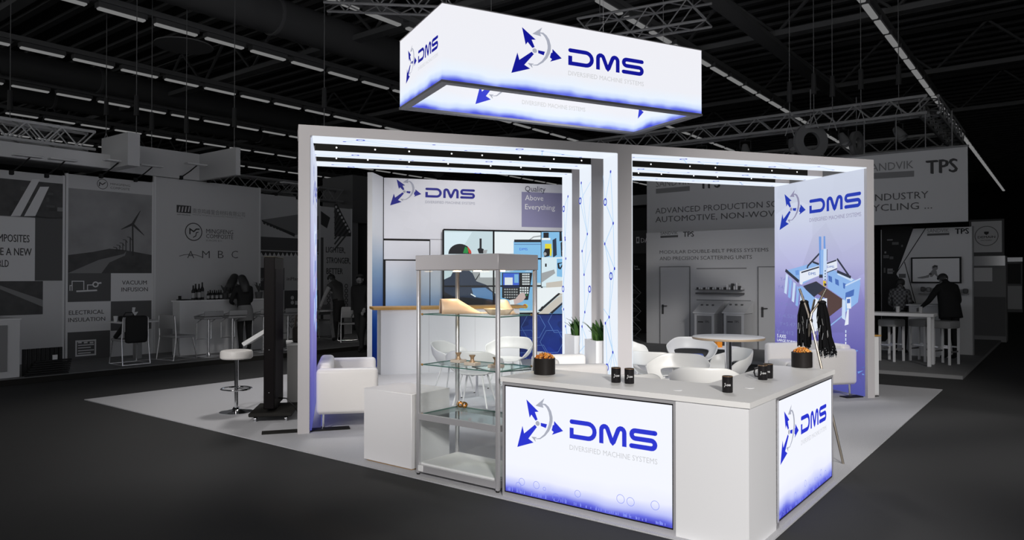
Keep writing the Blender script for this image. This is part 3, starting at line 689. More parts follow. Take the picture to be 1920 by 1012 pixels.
def ledpanel(axis, a0, a1, nm):
    P = lambda u0, u1, d0, d1, z0, z1: (B().box(d0, d1, u0, u1, z0, z1) if axis == 'x' else B().box(u0, u1, d0, d1, z0, z1))
    fr = B()
    for q in ((a0, a1, 0, .03, 0, .035), (a0, a1, 0, .03, CH - .06, CH - .036), (a0, a0 + .018, 0, .03, .035, CH - .06), (a1 - .018, a1, 0, .03, .035, CH - .06)):
        o = P(*q); fr.add(o.v, o.f)
    f = fr.build('panel_frame', ALU, ct)
    gk = B()
    for q in ((a0 + .018, a1 - .018, .004, .03, .035, .043), (a0 + .018, a1 - .018, .004, .03, CH - .07, CH - .06), (a0 + .018, a0 + .026, .004, .03, .035, CH - .06), (a1 - .026, a1 - .018, .004, .03, .035, CH - .06)):
        o = P(*q); gk.add(o.v, o.f)
    gk.build('gasket', BLACK, f)
    return P(a0 + .026, a1 - .026, .006, .028, .043, CH - .07).build(nm, DESKMAT, ct)
g1 = ledpanel('x', YP, LA, 'glowing_panel'); g2 = ledpanel('y', XP, RA, 'glowing_panel')
DM = [LINKB, LINKG, LINKT]
def revy(val):
    return mirror_u(Plane(HALL, 'x', val, -1), 0.0)
logo(B(), revy(.006), (970.4, 837), (1062.6, 820), (1233, 845), (1064, 784.5), 0, 1, 2).build('logo', DM, g1)
logo(B(), Plane(HALL, 'y', .006, -1), (1462.4, 874), (1499, 815.7), (1548.7, 786), (1499.6, 781.5), 0, 1, 2).build('logo', DM, g2)
# faint printed city and circles at the foot of the glowing panels
def footprint(b, pl, a0, a1, seed):
    r = random.Random(seed)
    for i in range(70):
        u = r.uniform(a0, a1); h = r.uniform(.003, .03) * (1 if u > (a0 + a1) / 2 else .6); b.poly(pl, [(u, .05), (u + .006, .05), (u + .006, .06 + h), (u, .06 + h)], .002, 0)
    for i in range(9):
        b.ring(pl, (r.uniform(a0, a1), r.uniform(.07, .17)), r.uniform(.01, .03), .003, .002, 0, 18)
    return b
FT = mat('pale_backlit_ink', (0.22, 0.27, 0.88, 1), emit=1.0)
_f = footprint(B(), Plane(HALL, 'x', .006, -1), YP + .05, LA - .05, 4); stuff(_f.build('foot_print', FT, g1))
_f = footprint(B(), Plane(HALL, 'y', .006, -1), XP + .05, RA - .05, 5); stuff(_f.build('foot_print', FT, g2))
for px, py in ((1270, 731), (1405, 727)):
    p = ground(px, py, CH); l = HALL.l(p); B().cyl(l.x, l.y, CH, CH + .002, .032, 24).build('cable_grommet', WHITE, ct)

# mugs
mug = None
for k, (px, py, rz, lab) in enumerate(((1155, 717.5, 95, 'black logo mug on the counter, left of the closest pair'), (1180, 719.5, 92, 'black logo mug on the counter, right of the left pair'), (1364, 736, 78, 'black logo mug standing alone near the counter corner'), (1430, 712.5, 178, 'black logo mug with handle showing, front of the right pair'), (1440.5, 709.5, 60, 'black logo mug partly hidden behind another, near the snack pot'))):
    p = ground(px, py - 1, CH)
    if mug is None:
        mug = thing('mug', lab, 'mug', tuple(p), rz, 'black mugs on the counter'); r = .034; h = .106
        cup = B().lathe([(0, 0), (r * .93, 0), (r, .004), (r, h), (r * .93, h), (r * .91, .008), (0, .008)], 28).build('cup', BLACK, mug)
        B().lathe([(r * .93, h + .0004), (r * .99, h + .0006), (r * 1.005, h), (r * 1.005, h - .002)], 28).build('rim', mat('mug_rim', rgb(150, 120, 90), .3), cup)
        B().tube([(r * .95, 0, h * .82), (r + .022, 0, h * .78), (r + .028, 0, h * .5), (r + .020, 0, h * .25), (r * .95, 0, h * .2)], .0055, 8).build('handle', BLACK, mug)
        class Cy:
            def P(s, u, z, off=0.0): a = u / r + math.pi * .97; return ((r + off) * math.cos(a), (r + off) * math.sin(a), z)
        b = B(); logo(b, Cy(), 0, 0, 0, 0, 0, 0, 0, .0006, False, direct=(-.021, .0052, .045, .011)); b.build('mug_logo', mat('mug_white_print', (.7, .7, .7, 1), .4), mug)
    else:
        c = dup(mug, tuple(p), rz, lab)
        if k == 3: [q for q in c.children if q.name.startswith('mug_logo')][0].rotation_euler = (0, 0, rad(-95))
# snack pots
NUT = [mat('nut_orange', rgb(205, 120, 30), .5), mat('nut_tan', rgb(220, 160, 80), .5), mat('nut_brown', rgb(140, 70, 25), .5)]
for px, py, lab, nl in ((1021, 702, 'black round snack pot on the left end of the counter', 'nuts heaped in the left snack pot'), (1503.5, 689, 'black round snack pot in front of the lanyard stand', 'pretzel snacks heaped in the right snack pot')):
    p = ground(px, py - 1, CH); r, h = .083, .125
    t = thing('snack_pot', lab, 'pot', tuple(p), 0, 'snack pots')
    B().lathe([(0, 0), (r - .004, 0), (r, .004), (r, h), (r - .004, h + .002), (r - .007, h), (r - .009, .02), (0, .02)], 36).build('pot', mat('black_satin_pot', (.014, .012, .011, 1), .45), t)
    B().lathe([(0, -.0), (r * .9, -.0), (r * .9, .001)], 20).build('base', BLACKM, t)
    b = B()
    for i in range(120):
        a, q = R.uniform(0, 6.28), math.sqrt(R.random()) * .068
        z = h + .004 + (.03 * (1 - (q / .07) ** 2)) + R.uniform(-.006, .004)
        T = Matrix.Translation((q * math.cos(a), q * math.sin(a), z)) @ Matrix.Rotation(R.uniform(0, 6), 4, 'Z') @ Matrix.Rotation(R.uniform(-1, 1), 4, 'Y')
        b.ell((0, 0, 0), (.012, .007, .006), 6, 4, R.choice((0, 0, 1, 1, 2)), T)
    b.box(-.05, .05, -.05, .05, h - .03, h - .005, 2)
    o = b.build('snack_nuts', NUT, loc=tuple(p)); tag(o, nl, 'nuts', None, 'stuff')

# ================================================================ glass display case
dc = thing('display_case', 'tall glass display case with aluminium frame beside the counter', 'display case', frame=HALL)
x0, x1, y0, y1, zt = .03, .55, 1.945, 2.83, 1.835
pw = .032
for x, y in ((x0, y0), (x0, y1 - pw), (x1 - pw, y0), (x1 - pw, y1 - pw)):
    po = B().rbox(x, x + pw, y, y + pw, .012, 1.71, .006, 1).build('corner_post', ALU, dc)
    B().cyl(x + pw / 2, y + pw / 2, 0, .012, .014, 10).build('foot', BLACKM, po)
B().rbox(x0 - .004, x1 + .004, y0 - .004, y1 + .004, 1.71, zt, .004, 1).build('header_box', mat('header_grey', (.50, .48, .49, 1), .45, .2), dc)
B().box(x0 + pw, x1 - pw, y0 + pw, y1 - pw, .085, .10).build('base_board', WHITE, dc)
for z0, z1 in ((.03, .085), (.462, .510)):
    for q in ((x0, x0 + pw, y0 + pw, y1 - pw), (x1 - pw, x1, y0 + pw, y1 - pw), (x0 + pw, x1 - pw, y0, y0 + pw), (x0 + pw, x1 - pw, y1 - pw, y1)):
        B().box(*q, z0, z1).build('rail', ALU, dc)
GL = glass('clear_glass'); GLS = glass('green_edge_glass', (.92, .965, .95)); EDGE = mat('glass_green_edge', rgb(70, 110, 100), .2)
for z in (.50, .915, 1.337):
    s_ = B().box(x0 + .04, x1 - .04, y0 + .04, y1 - .04, z, z + .008).build('glass_shelf', GLS, dc)
    e = B()
    for q in ((x0 + .035, x0 + .04, y0 + .035, y1 - .035), (x1 - .04, x1 - .035, y0 + .035, y1 - .035), (x0 + .04, x1 - .04, y0 + .035, y0 + .04), (x0 + .04, x1 - .04, y1 - .04, y1 - .035)): e.box(*q, z, z + .008)
    e.build('shelf_edge', EDGE, s_)
    for x, y in ((x0 + pw, y0 + pw + .01), (x0 + pw, y1 - pw - .01), (x1 - pw, y0 + pw + .01), (x1 - pw, y1 - pw - .01)):
        B().ell((x, y, z + .004), (.010, .010, .010), 8, 6).build('shelf_clip', mat('brass_clip', rgb(200, 150, 80), .3, .7), s_)
for q in ((x0 + .012, x0 + .017, y0 + pw, y1 - pw), (x1 - .017, x1 - .012, y0 + pw, y1 - pw), (x0 + pw, x1 - pw, y0 + .012, y0 + .017), (x0 + pw, x1 - pw, y1 - .017, y1 - .012)):
    B().box(*q, .51, 1.71).build('glass_pane', GL, dc); B().box(*q, .10, .462).build('glass_pane', GL, dc)
B().rbox(x0 - .006, x0, y1 - .085, y1 - .03, .035, .085, .002, 1).build('lock_plate', WHITE, dc)
WARM = mat('warm_case_lamp', (1.0, .72, .42, 1), emit=9.0)
for y in (y0 + .22, y0 + .47, y0 + .70):
    B().cyl((x0 + x1) / 2 + .05, y, 1.698, 1.708, .035, 20).build('downlight', WARM, dc)
    l = bpy.data.lights.new('case_downlight', 'SPOT'); l.energy = 6; l.spot_size = rad(95); l.color = (1, .74, .46); l.shadow_soft_size = .03
    o = bpy.data.objects.new('case_downlight', l); COL.objects.link(o); o.location = HALL.w((x0 + x1) / 2 + .05, y, 1.69)
# exhibits in the case
RES = mat('amber_resin', rgb(222, 190, 160), .35); RESP = mat('pale_resin', rgb(228, 205, 178), .3); RESD = mat('brown_resin_inside', rgb(115, 75, 55), .5)
zs = 1.3455
def hood(L, Wd, Hh):
    """vaulted moulding: an arch at one end that tapers down to a flat lip"""
    b = B(); n, m_ = 14, 12; vs = []; fs = []
    for i in range(n + 1):
        t = i / n; h = Hh * (1 if t < .42 else max(.06, 1 - (t - .42) / .58 * .95)); wd = Wd * (1 - .25 * t)
        for j in range(m_ + 1):
            a = math.pi * j / m_; c = math.copysign(abs(math.cos(a)) ** .7, math.cos(a))
            vs.append((t * L, c * wd / 2, h * math.sin(a) ** .8))
    for i in range(n):
        for j in range(m_): k = i * (m_ + 1) + j; fs.append((k, k + 1, k + m_ + 2, k + m_ + 1))
    b.add(vs, fs, 0, True); return b
p = HALL.w(.17, y1 - .15, zs)
t = thing('vaulted_moulding', 'amber vaulted moulding with sloping tail on the top glass shelf', 'moulding', tuple(p), 12)
hb = hood(.34, .20, .125); o = hb.build('vault_shell', RES, t)
md = o.modifiers.new('s', 'SOLIDIFY'); md.thickness = .006; bake(o)
B().box(.28, .42, -.075, .075, 0, .006).build('tail_lip', RESP, t)
b = B(); aa = arc(0, 0, .094, .118, 0, 180, 14)
b.add([(.008, x, max(0, z)) for x, z in aa], [tuple(range(15))]); b.build('end_wall', RESD, t)
p = HALL.w(.25, y0 + .17, zs)
t = thing('fluted_tray', 'pale fluted shallow tray with flared rim on the top glass shelf', 'tray', tuple(p), -25)
prof = [(0, .0), (.10, .0), (.145, .045), (.150, .045), (.104, -.0)]
b = B(); n = 48; vs = []; fs = []
for i, (r, z) in enumerate([(0.0, .004), (.08, .004), (.125, .05)]):
    for j in range(n): a = 2 * math.pi * j / n; q = r * (1 + (.04 if (j // 2) % 2 and i == 2 else 0)); vs.append((q * math.cos(a), q * .7 * math.sin(a), z))
for i in range(2):
    for j in range(n): fs.append((i * n + j, i * n + (j + 1) % n, (i + 1) * n + (j + 1) % n, (i + 1) * n + j))
o = b.add(vs, fs, 0, True).build('fluted_dish', RESP, t); md = o.modifiers.new('s', 'SOLIDIFY'); md.thickness = .005; bake(o)
B().lathe([(.125, .048), (.131, .05), (.125, .052)], 40, T=Matrix.Diagonal((1, .7, 1, 1))).build('rim', RESP, t)
p = HALL.w(.44, y0 + .30, zs)
t = thing('domed_moulding', 'pale domed moulding standing behind the fluted tray', 'moulding', tuple(p), -37.5)
o = hood(.13, .12, .12).build('dome_shell', RESP, t); md = o.modifiers.new('s', 'SOLIDIFY'); md.thickness = .005; bake(o)
B().box(-.01, .14, -.065, .065, 0, .005).build('base_lip', RESP, t)
STONE = mat('pale_stone_block', rgb(200, 185, 172), .5); GLZ = mat('bronze_glass', rgb(175, 145, 115), .15, .3)
zs2 = .9235
for k, (xx, yy, lab) in enumerate(((.33, y1 - .21, 'small bronze spool on a pale block, leftmost on the middle shelf'), (.25, y0 + .45, 'small bronze spool on a pale block, middle of the glass shelf'), (.24, y0 + .19, 'small bronze spool on a pale block, rightmost behind the post'))):
    p = HALL.w(xx, yy, zs2); t = thing('spool_sample', lab, 'sample', tuple(p), 52.5 + k * 7, 'spool samples')
    B().rbox(-.045, .045, -.055, .055, 0, .026, .003, 1).build('block', STONE, t)
    B().lathe([(0, .026), (.024, .026), (.024, .031), (.015, .045), (.015, .062), (.027, .082), (.027, .087), (0, .087)], 20).build('spool', GLZ, t)
BR = mat('brass', rgb(205, 150, 60), .2, .9)
for k, (dy, lab) in enumerate(((.0, 'polished brass ring lying left on the lower glass shelf'), (.045, 'polished brass ring lying right on the lower glass shelf'))):
    p = HALL.w(.46, y1 - .115 - dy, .509 + .030); T = Matrix.Rotation(rad(90), 4, 'X')
    t = thing('brass_ring', lab, 'ring', tuple(p), 30, 'brass rings')
    B().lathe([(.017, -.017), (.027, -.017), (.027, .017), (.017, .017), (.017, -.017)], 24, T=T).build('ring', BR, t)
    B().lathe([(.0275, -.004), (.0285, 0), (.0275, .004)], 24, T=T).build('bead', CHROME, t)

# white plinth
pl_ = thing('plinth', 'plain white box plinth left of the glass display case', 'plinth', frame=HALL)
B().rbox(.08, .56, 2.93, 3.54, .012, .651, .004, 1).build('box', mat('plinth_laminate', (.74, .73, .74, 1), .45), pl_)
B().box(.10, .54, 2.95, 3.52, 0, .012).build('recessed_base', WOOD, pl_)

# ================================================================ sofas
def sofa(label, loc, rz, L=1.2, D=.68, mirror=1):
    """local x = depth (open side at +x * mirror), y = length away from the viewer"""
    t = thing('sofa', label, 'sofa', loc, rz, 'white two-seat sofas'); m = mirror
    def rb(nm, xa, xb, ya, yb, za, zb, r, mm=LEATHER):
        xa, xb = (xa, xb) if m > 0 else (-xb, -xa)
        return B().rbox(xa, xb, ya, yb, za, zb, r, 3).build(nm, mm, t)
    rb('base', .02, D - .02, .02, L - .02, .17, .30, .02)
    rb('backrest', 0, .16, .12, L - .12, .20, .71, .045)
    rb('armrest', 0, D, 0, .14, .175, .66, .045); rb('armrest', 0, D, L - .14, L, .175, .66, .045)
    s1 = rb('seat_cushion', .14, D + .02, .14, L / 2, .29, .43, .04); rb('seat_cushion', .14, D + .02, L / 2, L - .14, .29, .43, .04)
    for x in (.07, D - .07):
        for y in (.08, L - .08): B().tube([(m * x, y, 0), (m * x, y, .18)], .018, 10).build('leg', CHROME, t)
    return t
p = ground(591, 809); sofa('white leather sofa by the left portal post', (p.x, p.y + .02, 0), 12, 1.2, .66)
p = GR.w(-.02, .14, 0); sofa('white leather sofa against the printed right panel', tuple(p), 13.7, 1.2, .70, -1)
p = Vector((1.11, 8.25, 0)) - Vector((.70, .06, 0)); sofa('white leather sofa between the display case and the centre posts', (p.x, p.y, 0), 8, 1.2, .70)

# ================================================================ stool, kiosk, cabinets
p = ground(443, 772)
st = thing('bar_stool', 'white round bar stool with chrome foot ring on the left carpet', 'stool', (p.x, p.y, 0), 20)
B().lathe([(0, .655), (.175, .655), (.19, .67), (.19, .735), (.18, .752), (.16, .758), (0, .752)], 36).build('seat', LEATHER, st)
B().lathe([(0, 0), (.195, 0), (.197, .006), (.12, .018), (.05, .035), (.035, .06), (0, .06)], 36).build('base', CHROME, st)
B().tube([(0, 0, .05), (0, 0, .66)], .024, 16).build('column', CHROME, st)
B().tube([(.175 * math.cos(a * .2618), .175 * math.sin(a * .2618) - .0, .285) for a in range(24)], .011, 8, closed=True).tube([(0, 0, .285), (.17, 0, .285)], .009, 8).build('foot_ring', CHROME, st)

p = ground(504, 790)
kk = thing('kiosk', 'tall black screen kiosk on a castor base, seen edge-on', 'kiosk', (p.x, p.y, 0), 9)
kb = B().rbox(-.06, .06, 0, .66, .14, 1.885, .008, 1).build('screen_housing', mat('kiosk_black', (.004, .0025, .003, 1), .45), kk)
B().box(-.064, -.06, .03, .63, .3, 1.8).build('screen', mat('dark_screen', (.004, .004, .005, 1), .08), kb)
B().box(-.063, .063, .01, .65, 1.884, 1.892).build('top_cap', mat('kiosk_top', rgb(60, 52, 30), .4), kb)
B().box(.06, .064, .05, .61, .25, 1.75).build('rear_cover', mat('kiosk_rear', (.006, .003, .009, 1), .5), kb)
B().rbox(-.055, .055, .20, .46, .10, .16, .01, 1).build('neck', BLACK, kk)
B().rbox(-.22, .26, -.04, .66, .06, .105, .01, 1).build('base_plate', BLACKM, kk)
for x, y in ((-.15, .02), (.19, .02), (-.15, .60), (.19, .60)):
    c = B().tube([(x - .012, y, .03), (x + .012, y, .03)], .03, 14).build('castor', CHROME, kk)
    B().box(x - .018, x + .018, y - .02, y + .02, .03, .06).build('castor_fork', BLACK, c)
for z in (.82, .33): B().ell((.0, -.002, z), (.006, .004, .006), 8, 5).build('screw', CHROME, kb)
T = Matrix.Translation((-.06, .33, 1.03)) @ Matrix.Rotation(rad(32), 4, 'Y').inverted() @ Matrix.Identity(4)
B().rbox(-.30, 0, -.22, .22, -.025, .025, .006, 1, T=Matrix.Translation((-.06, .33, 1.03)) @ Matrix.Rotation(rad(-32), 4, 'Y')).build('keyboard_tray', WHITE, kk)
B().tube([(.06, .3, .22), (.16, .25, .22), (.26, .22, .12), (.32, .24, .01), (.42, .3, .008)], .008, 6).build('power_cable', BLACK, kk)

p = ground(530, 772)
cb = thing('storage_cabinet', 'light grey low cabinet behind the black kiosk', 'cabinet', (p.x + .02, p.y + .12, 0), 17.7)
B().box(0, .28, 0, .45, .02, .80).build('body', mat('cabinet_grey', (.50, .49, .48, 1), .5), cb)
B().box(.02, .26, .02, .43, 0, .02).build('recessed_base', BLACKM, cb)
B().rbox(-.015, .29, -.015, .465, .80, .83, .004, 1).build('top_board', WHITE, cb)
B().box(.138, .142, -.002, 0, .03, .79).build('door_gap', BLACKM, cb)
q = cb.matrix_basis.copy()
t = thing('carry_bag', 'dark fabric bag standing on the grey cabinet by the post', 'bag', (p.x + .06, p.y + .28, .83), 10)
B().rbox(-.02, .18, -.09, .09, 0, .20, .03, 2).build('bag_body', mat('bag_fabric', (.03, .025, .022, 1), .8), t)
B().tube([(.0, 0, .18), (.02, 0, .33), (.08, 0, .38), (.14, 0, .33), (.16, 0, .18)], .014, 8).build('bag_handle', mat('bag_strap', (.10, .08, .07, 1), .7), t)
p = ground(1641, 741)
cb = thing('storage_cabinet', 'white low cabinet with oak edge behind the right panel', 'cabinet', tuple(GR.w(.14, .12, 0)), 13.7)
B().box(0, .16, 0, .45, .0, .83).build('body', WHITE, cb)
B().rbox(-.005, .19, -.02, .47, .83, .85, .003, 1).build('oak_top', WOOD, cb)
B().box(.0, .16, -.002, 0, .02, .03).build('plinth_strip', FRAME, cb)

# ================================================================ planters in the gaps between the posts
LEAF = [mat('leaf_dark_green', rgb(28, 62, 22), .4), mat('leaf_green', rgb(62, 98, 38), .4)]
for k, (tt, lab) in enumerate(((.50, 'white tall planter with spiky plant, nearer of two between the posts'), (1.36, 'white tall planter with spiky plant, further of two between the posts'))):
    p = GAN.w(3.62 + .07 * tt, tt, 0); t = thing('planter', lab, 'planter', tuple(p), 17.7, 'planters between the posts')
    B().box(0, .27, 0, .36, 0, .80).box(0, .27, 0, .02, .80, .84).box(0, .27, .34, .36, .80, .84).box(0, .02, .02, .34, .80, .84).box(.25, .27, .02, .34, .80, .84).build('box', WHITE, t)
    B().box(.02, .25, .02, .34, .80, .815).build('soil', mat('potting_soil', (.03, .02, .012, 1), .9), t)
    r2 = random.Random(k)
    for i in range(30):
        a = r2.uniform(0, 6.28); ln = r2.uniform(.16, .32); o = Vector((.13 + r2.uniform(-.07, .07), .18 + r2.uniform(-.1, .1), .815))
        lean = r2.uniform(.25, .75); d = Vector((math.cos(a), math.sin(a), 0)); sd = Vector((-math.sin(a), math.cos(a), 0)); wv = r2.uniform(.022, .036)
        if o.x + d.x * ln * lean > .30: d.x *= -.2
        vs = []; fs = []
        for j in range(6):
            q = j / 5; c = o + d * ln * lean * q * q + Vector((0, 0, ln * q * (1 - .25 * lean * q))); ww = wv * math.sin(math.pi * min(.98, .15 + q * .84)) + .001
            vs += [c - sd * ww, c + Vector((0, 0, -.004)), c + sd * ww]
        for j in range(5): fs += [(j * 3, j * 3 + 1, j * 3 + 4, j * 3 + 3), (j * 3 + 1, j * 3 + 2, j * 3 + 5, j * 3 + 4)]
        B().add(vs, fs, 0, True).build('leaf', LEAF[i % 2], t)

# ================================================================ shell armchairs
def lerp(a, b, t): t = max(0, min(1, t)); t = t * t * (3 - 2 * t); return a + (b - a) * t
def chair_mesh():
    n, k = 40, 13; vs = []; fs = []
    for i in range(k):
        q = i / (k - 1)
        for j in range(n):
            th = 360.0 * j / n; d = abs((th + 180) % 360 - 180)      # 0 = back
            h = lerp(.30, .19, (d - 30) / 60) if d < 90 else lerp(.19, -.035, (d - 88) / 44)
            fl = lerp(.09, .125, d / 90) if d < 90 else lerp(.125, .03, (d - 90) / 50)
            if q <= .5: r = .215 * q * 2; z = .425 + .02 * (q * 2) ** 2 - .012 * (1 - q * 2)
            else: t = (q - .5) * 2; r = .215 + fl * math.sin(t * math.pi / 2) * (1.0 if h > 0 else .5); z = .445 + h * (t ** 1.35)
            a = rad(th)
            vs.append((r * 1.10 * math.sin(a), r * math.cos(a) * (1.0), z))
    for i in range(k - 1):
        for j in range(n):
            th = 360.0 * (j + .5) / n; d = abs((th + 180) % 360 - 180)
            if 6 <= i <= 8 and d < 58: continue
            fs.append((i * n + j, i * n + (j + 1) % n, (i + 1) * n + (j + 1) % n, (i + 1) * n + j))
    return vs, fs
ch0 = thing('armchair', '', 'armchair', (0, 0, 0), 0, 'white shell armchairs')
v_, f_ = chair_mesh(); o = B().add(v_, f_, 0, True).build('seat_shell', SHELL, ch0)
md = o.modifiers.new('s', 'SOLIDIFY'); md.thickness = .014; md.offset = 0
md = o.modifiers.new('b', 'SUBSURF'); md.levels = 1; md.render_levels = 1
bake(o); o.data.polygons.foreach_set('use_smooth', [True] * len(o.data.polygons))
LEGM = mat('white_chair_leg', (.72, .72, .71, 1), .4)
for sx in (-1, 1):
    for sy in (-1, 1):
        lg = B().tube([(sx * .13, sy * .12, .425), (sx * .23, sy * .22, .008)], [.014, .010], 8).build('leg', LEGM, ch0)
        B().cyl(sx * .23, sy * .22, 0, .012, .012, 8).build('foot_cap', BLACKM, lg)
B().box(-.14, .14, -.012, .012, .405, .42).box(-.012, .012, -.13, .13, .405, .42).build('under_frame', LEGM, ch0)
def rzface(dx, dy): return math.degrees(math.atan2(dy, dx)) + 90      # chair front is local -y
CHAIRS = [  # px, Y, facing dx, dy, label
    (851, 10.25, 1, -.35, 'white shell armchair seen side-on through the left of the display case'),
    (953, 10.9, -.45, -1, 'white shell armchair facing forward in front of the blue hexagon wall'),
    (890, 9.25, .25, 1, 'white shell armchair with its back to us behind the display case'),
    (1186, 10.7, .8, -.6, 'white shell armchair half hidden behind the centre post'),
    (1232, 9.15, .55, .9, 'white shell armchair turned away showing its open lower back, beside the centre post'),
    (1270, 8.45, -.5, -.9, 'cream white shell armchair facing us in the middle of the seating group'),
    (1297, 10.85, -.2, -1, 'white shell armchair with a blue cushion facing us'),
    (1362, 9.25, -1, -.1, 'white shell armchair facing left behind the tall table'),
    (1322, 7.6, .3, 1, 'white shell armchair with its back to us in front of the tall table'),
    (1293, 6.55, .1, 1, 'white shell armchair peeking just above the counter near the single mug'),
    (1168, 7.1, -.2, 1, 'white shell armchair peeking above the counter behind two mugs')]
first = True
for px, Y, dx, dy, lab in CHAIRS:
    X = (px - 960) / F * Y
    if first: ch0.location = (X, Y, 0); ch0.rotation_euler = (0, 0, rad(rzface(dx, dy))); ch0['label'] = lab; first = False
    else: dup(ch0, (X, Y, 0), rzface(dx, dy), lab)
X = (1297 - 960) / F * 10.85
t = thing('cushion', 'blue seat cushion on the armchair facing us', 'cushion', (X, 10.85, .455), rzface(-.2, -1))
B().rbox(-.17, .17, -.16, .16, 0, .045, .02, 3).build('pad', mat('blue_fabric', rgb(72, 98, 178), .8), t)
B().tube([(.165 * math.cos(a * .524), .155 * math.sin(a * .524), .022) for a in range(12)], .004, 5, closed=True).build('piping', mat('orange_piping', rgb(220, 160, 80), .7), t)

# tables
X, Y = (1365 - 960) / F * 8.3, 8.3
t = thing('tall_table', 'white round tall table on a chrome column in the seating group', 'table', (X, Y, 0))
B().lathe([(0, .945), (.39, .945), (.40, .950), (.40, .972), (.395, .975), (0, .975)], 56).build('table_top', WHITE, t)
B().lathe([(.4005, .948), (.4025, .952), (.4025, .968), (.4005, .972)], 56).build('edge_band', mat('beige_edge', rgb(170, 150, 125), .5), t)
B().tube([(0, 0, .02), (0, 0, .945)], .038, 18).build('column', CHROME, t)
B().lathe([(0, 0), (.24, 0), (.24, .008), (.06, .02), (.05, .04), (0, .04)], 36).build('base', CHROME, t)
X, Y = (1361 - 960) / F * 11.8, 11.8
t = thing('side_table', 'small white round side table behind the seating group', 'table', (X, Y, 0))
B().lathe([(0, .50), (.225, .50), (.225, .52), (0, .52)], 36).build('table_top', WHITE, t)
B().tube([(0, 0, .01), (0, 0, .50)], .02, 12).build('column', CHROME, t)
B().lathe([(0, 0), (.17, 0), (.17, .008), (.03, .02), (0, .02)], 30).build('base', CHROME, t)
t = thing('juice_carton', 'orange drinks carton on the small side table', 'carton', (X - .105, Y - .02, .52), 12)
B().box(-.07, .02, -.04, .04, 0, .14).build('carton', mat('orange_card', rgb(245, 150, 25), .5), t)
B().add([(-.07, -.04, .14), (.02, -.04, .14), (.02, .04, .14), (-.07, .04, .14), (-.07, 0, .17), (.02, 0, .17)], [(0, 1, 5, 4), (2, 3, 4, 5), (1, 2, 5), (3, 0, 4)]).build('gable_top', WHITE, t)
t = thing('drinking_glass', 'clear tumbler beside the orange carton', 'glass', (X - .04, Y - .06, .52))
B().lathe([(0, 0), (.026, 0), (.03, .10), (.028, .10), (.024, .006), (0, .006)], 16).build('tumbler', GL, t)
B().lathe([(.028, .10), (.031, .101), (.031, .098)], 16).build('rim', CHROME, t)
X, Y = (912 - 960) / F * 9.75, 9.75
t = thing('glass_coffee_table', 'low square glass coffee table among the chairs behind the display case', 'table', (X + .24, Y + .25, 0), 30)
B().rbox(-.33, .33, -.33, .33, .40, .412, .003, 1).build('glass_top', GLS, t)
e = B()
for q in ((-.335, -.33, -.335, .335), (.33, .335, -.335, .335), (-.33, .33, -.335, -.33), (-.33, .33, .33, .335)): e.box(*q, .398, .413)
e.build('top_edge', mat('dark_glass_edge', rgb(30, 50, 48), .2), t)
for sx in (-1, 1):
    for sy in (-1, 1): B().tube([(sx * .28, sy * .28, 0), (sx * .28, sy * .28, .40)], .016, 10).build('leg', ALU, t)
B().box(-.28, .28, -.28, .28, .16, .166).build('lower_shelf', GL, t)

# ================================================================ lanyard stand
p = ground(1581, 869)
ls = thing('lanyard_stand', 'bent steel tripod stand holding bundles of black lanyards', 'stand', (2.66, 6.55, 0))
I = wm(ls).inverted()
def at(px, py, Y):
    d = ray(px, py); return I @ (Vector((0, 0, EYE)) + d * (Y / d.y))
STEEL = mat('brushed_steel', (.34, .30, .25, 1), .38, .9)
B().tube([at(1499, 541, 6.62), at(1508, 566, 6.60), at(1516, 590, 6.56), at(1518, 606, 6.55), at(1516, 640, 6.62), Vector((-.30, .10, 0))], .011, 8).build('bent_leg', STEEL, ls)
B().tube([at(1549, 541, 6.50), at(1535, 568, 6.52), at(1522, 586, 6.54), at(1519, 600, 6.53), at(1524, 618, 6.50), I @ p], .011, 8).build('bent_leg', STEEL, ls)
B().tube([at(1527, 562, 6.75), at(1519, 600, 6.57), at(1519, 630, 6.75), Vector((.10, .62, 0))], .010, 8).build('bent_leg', STEEL, ls)
B().ell(tuple(at(1519, 601, 6.545)), (.022, .03, .03), 10, 8).build('joint', BLACK, ls)
STRAP = mat('black_strap', (.008, .008, .009, 1), .6)
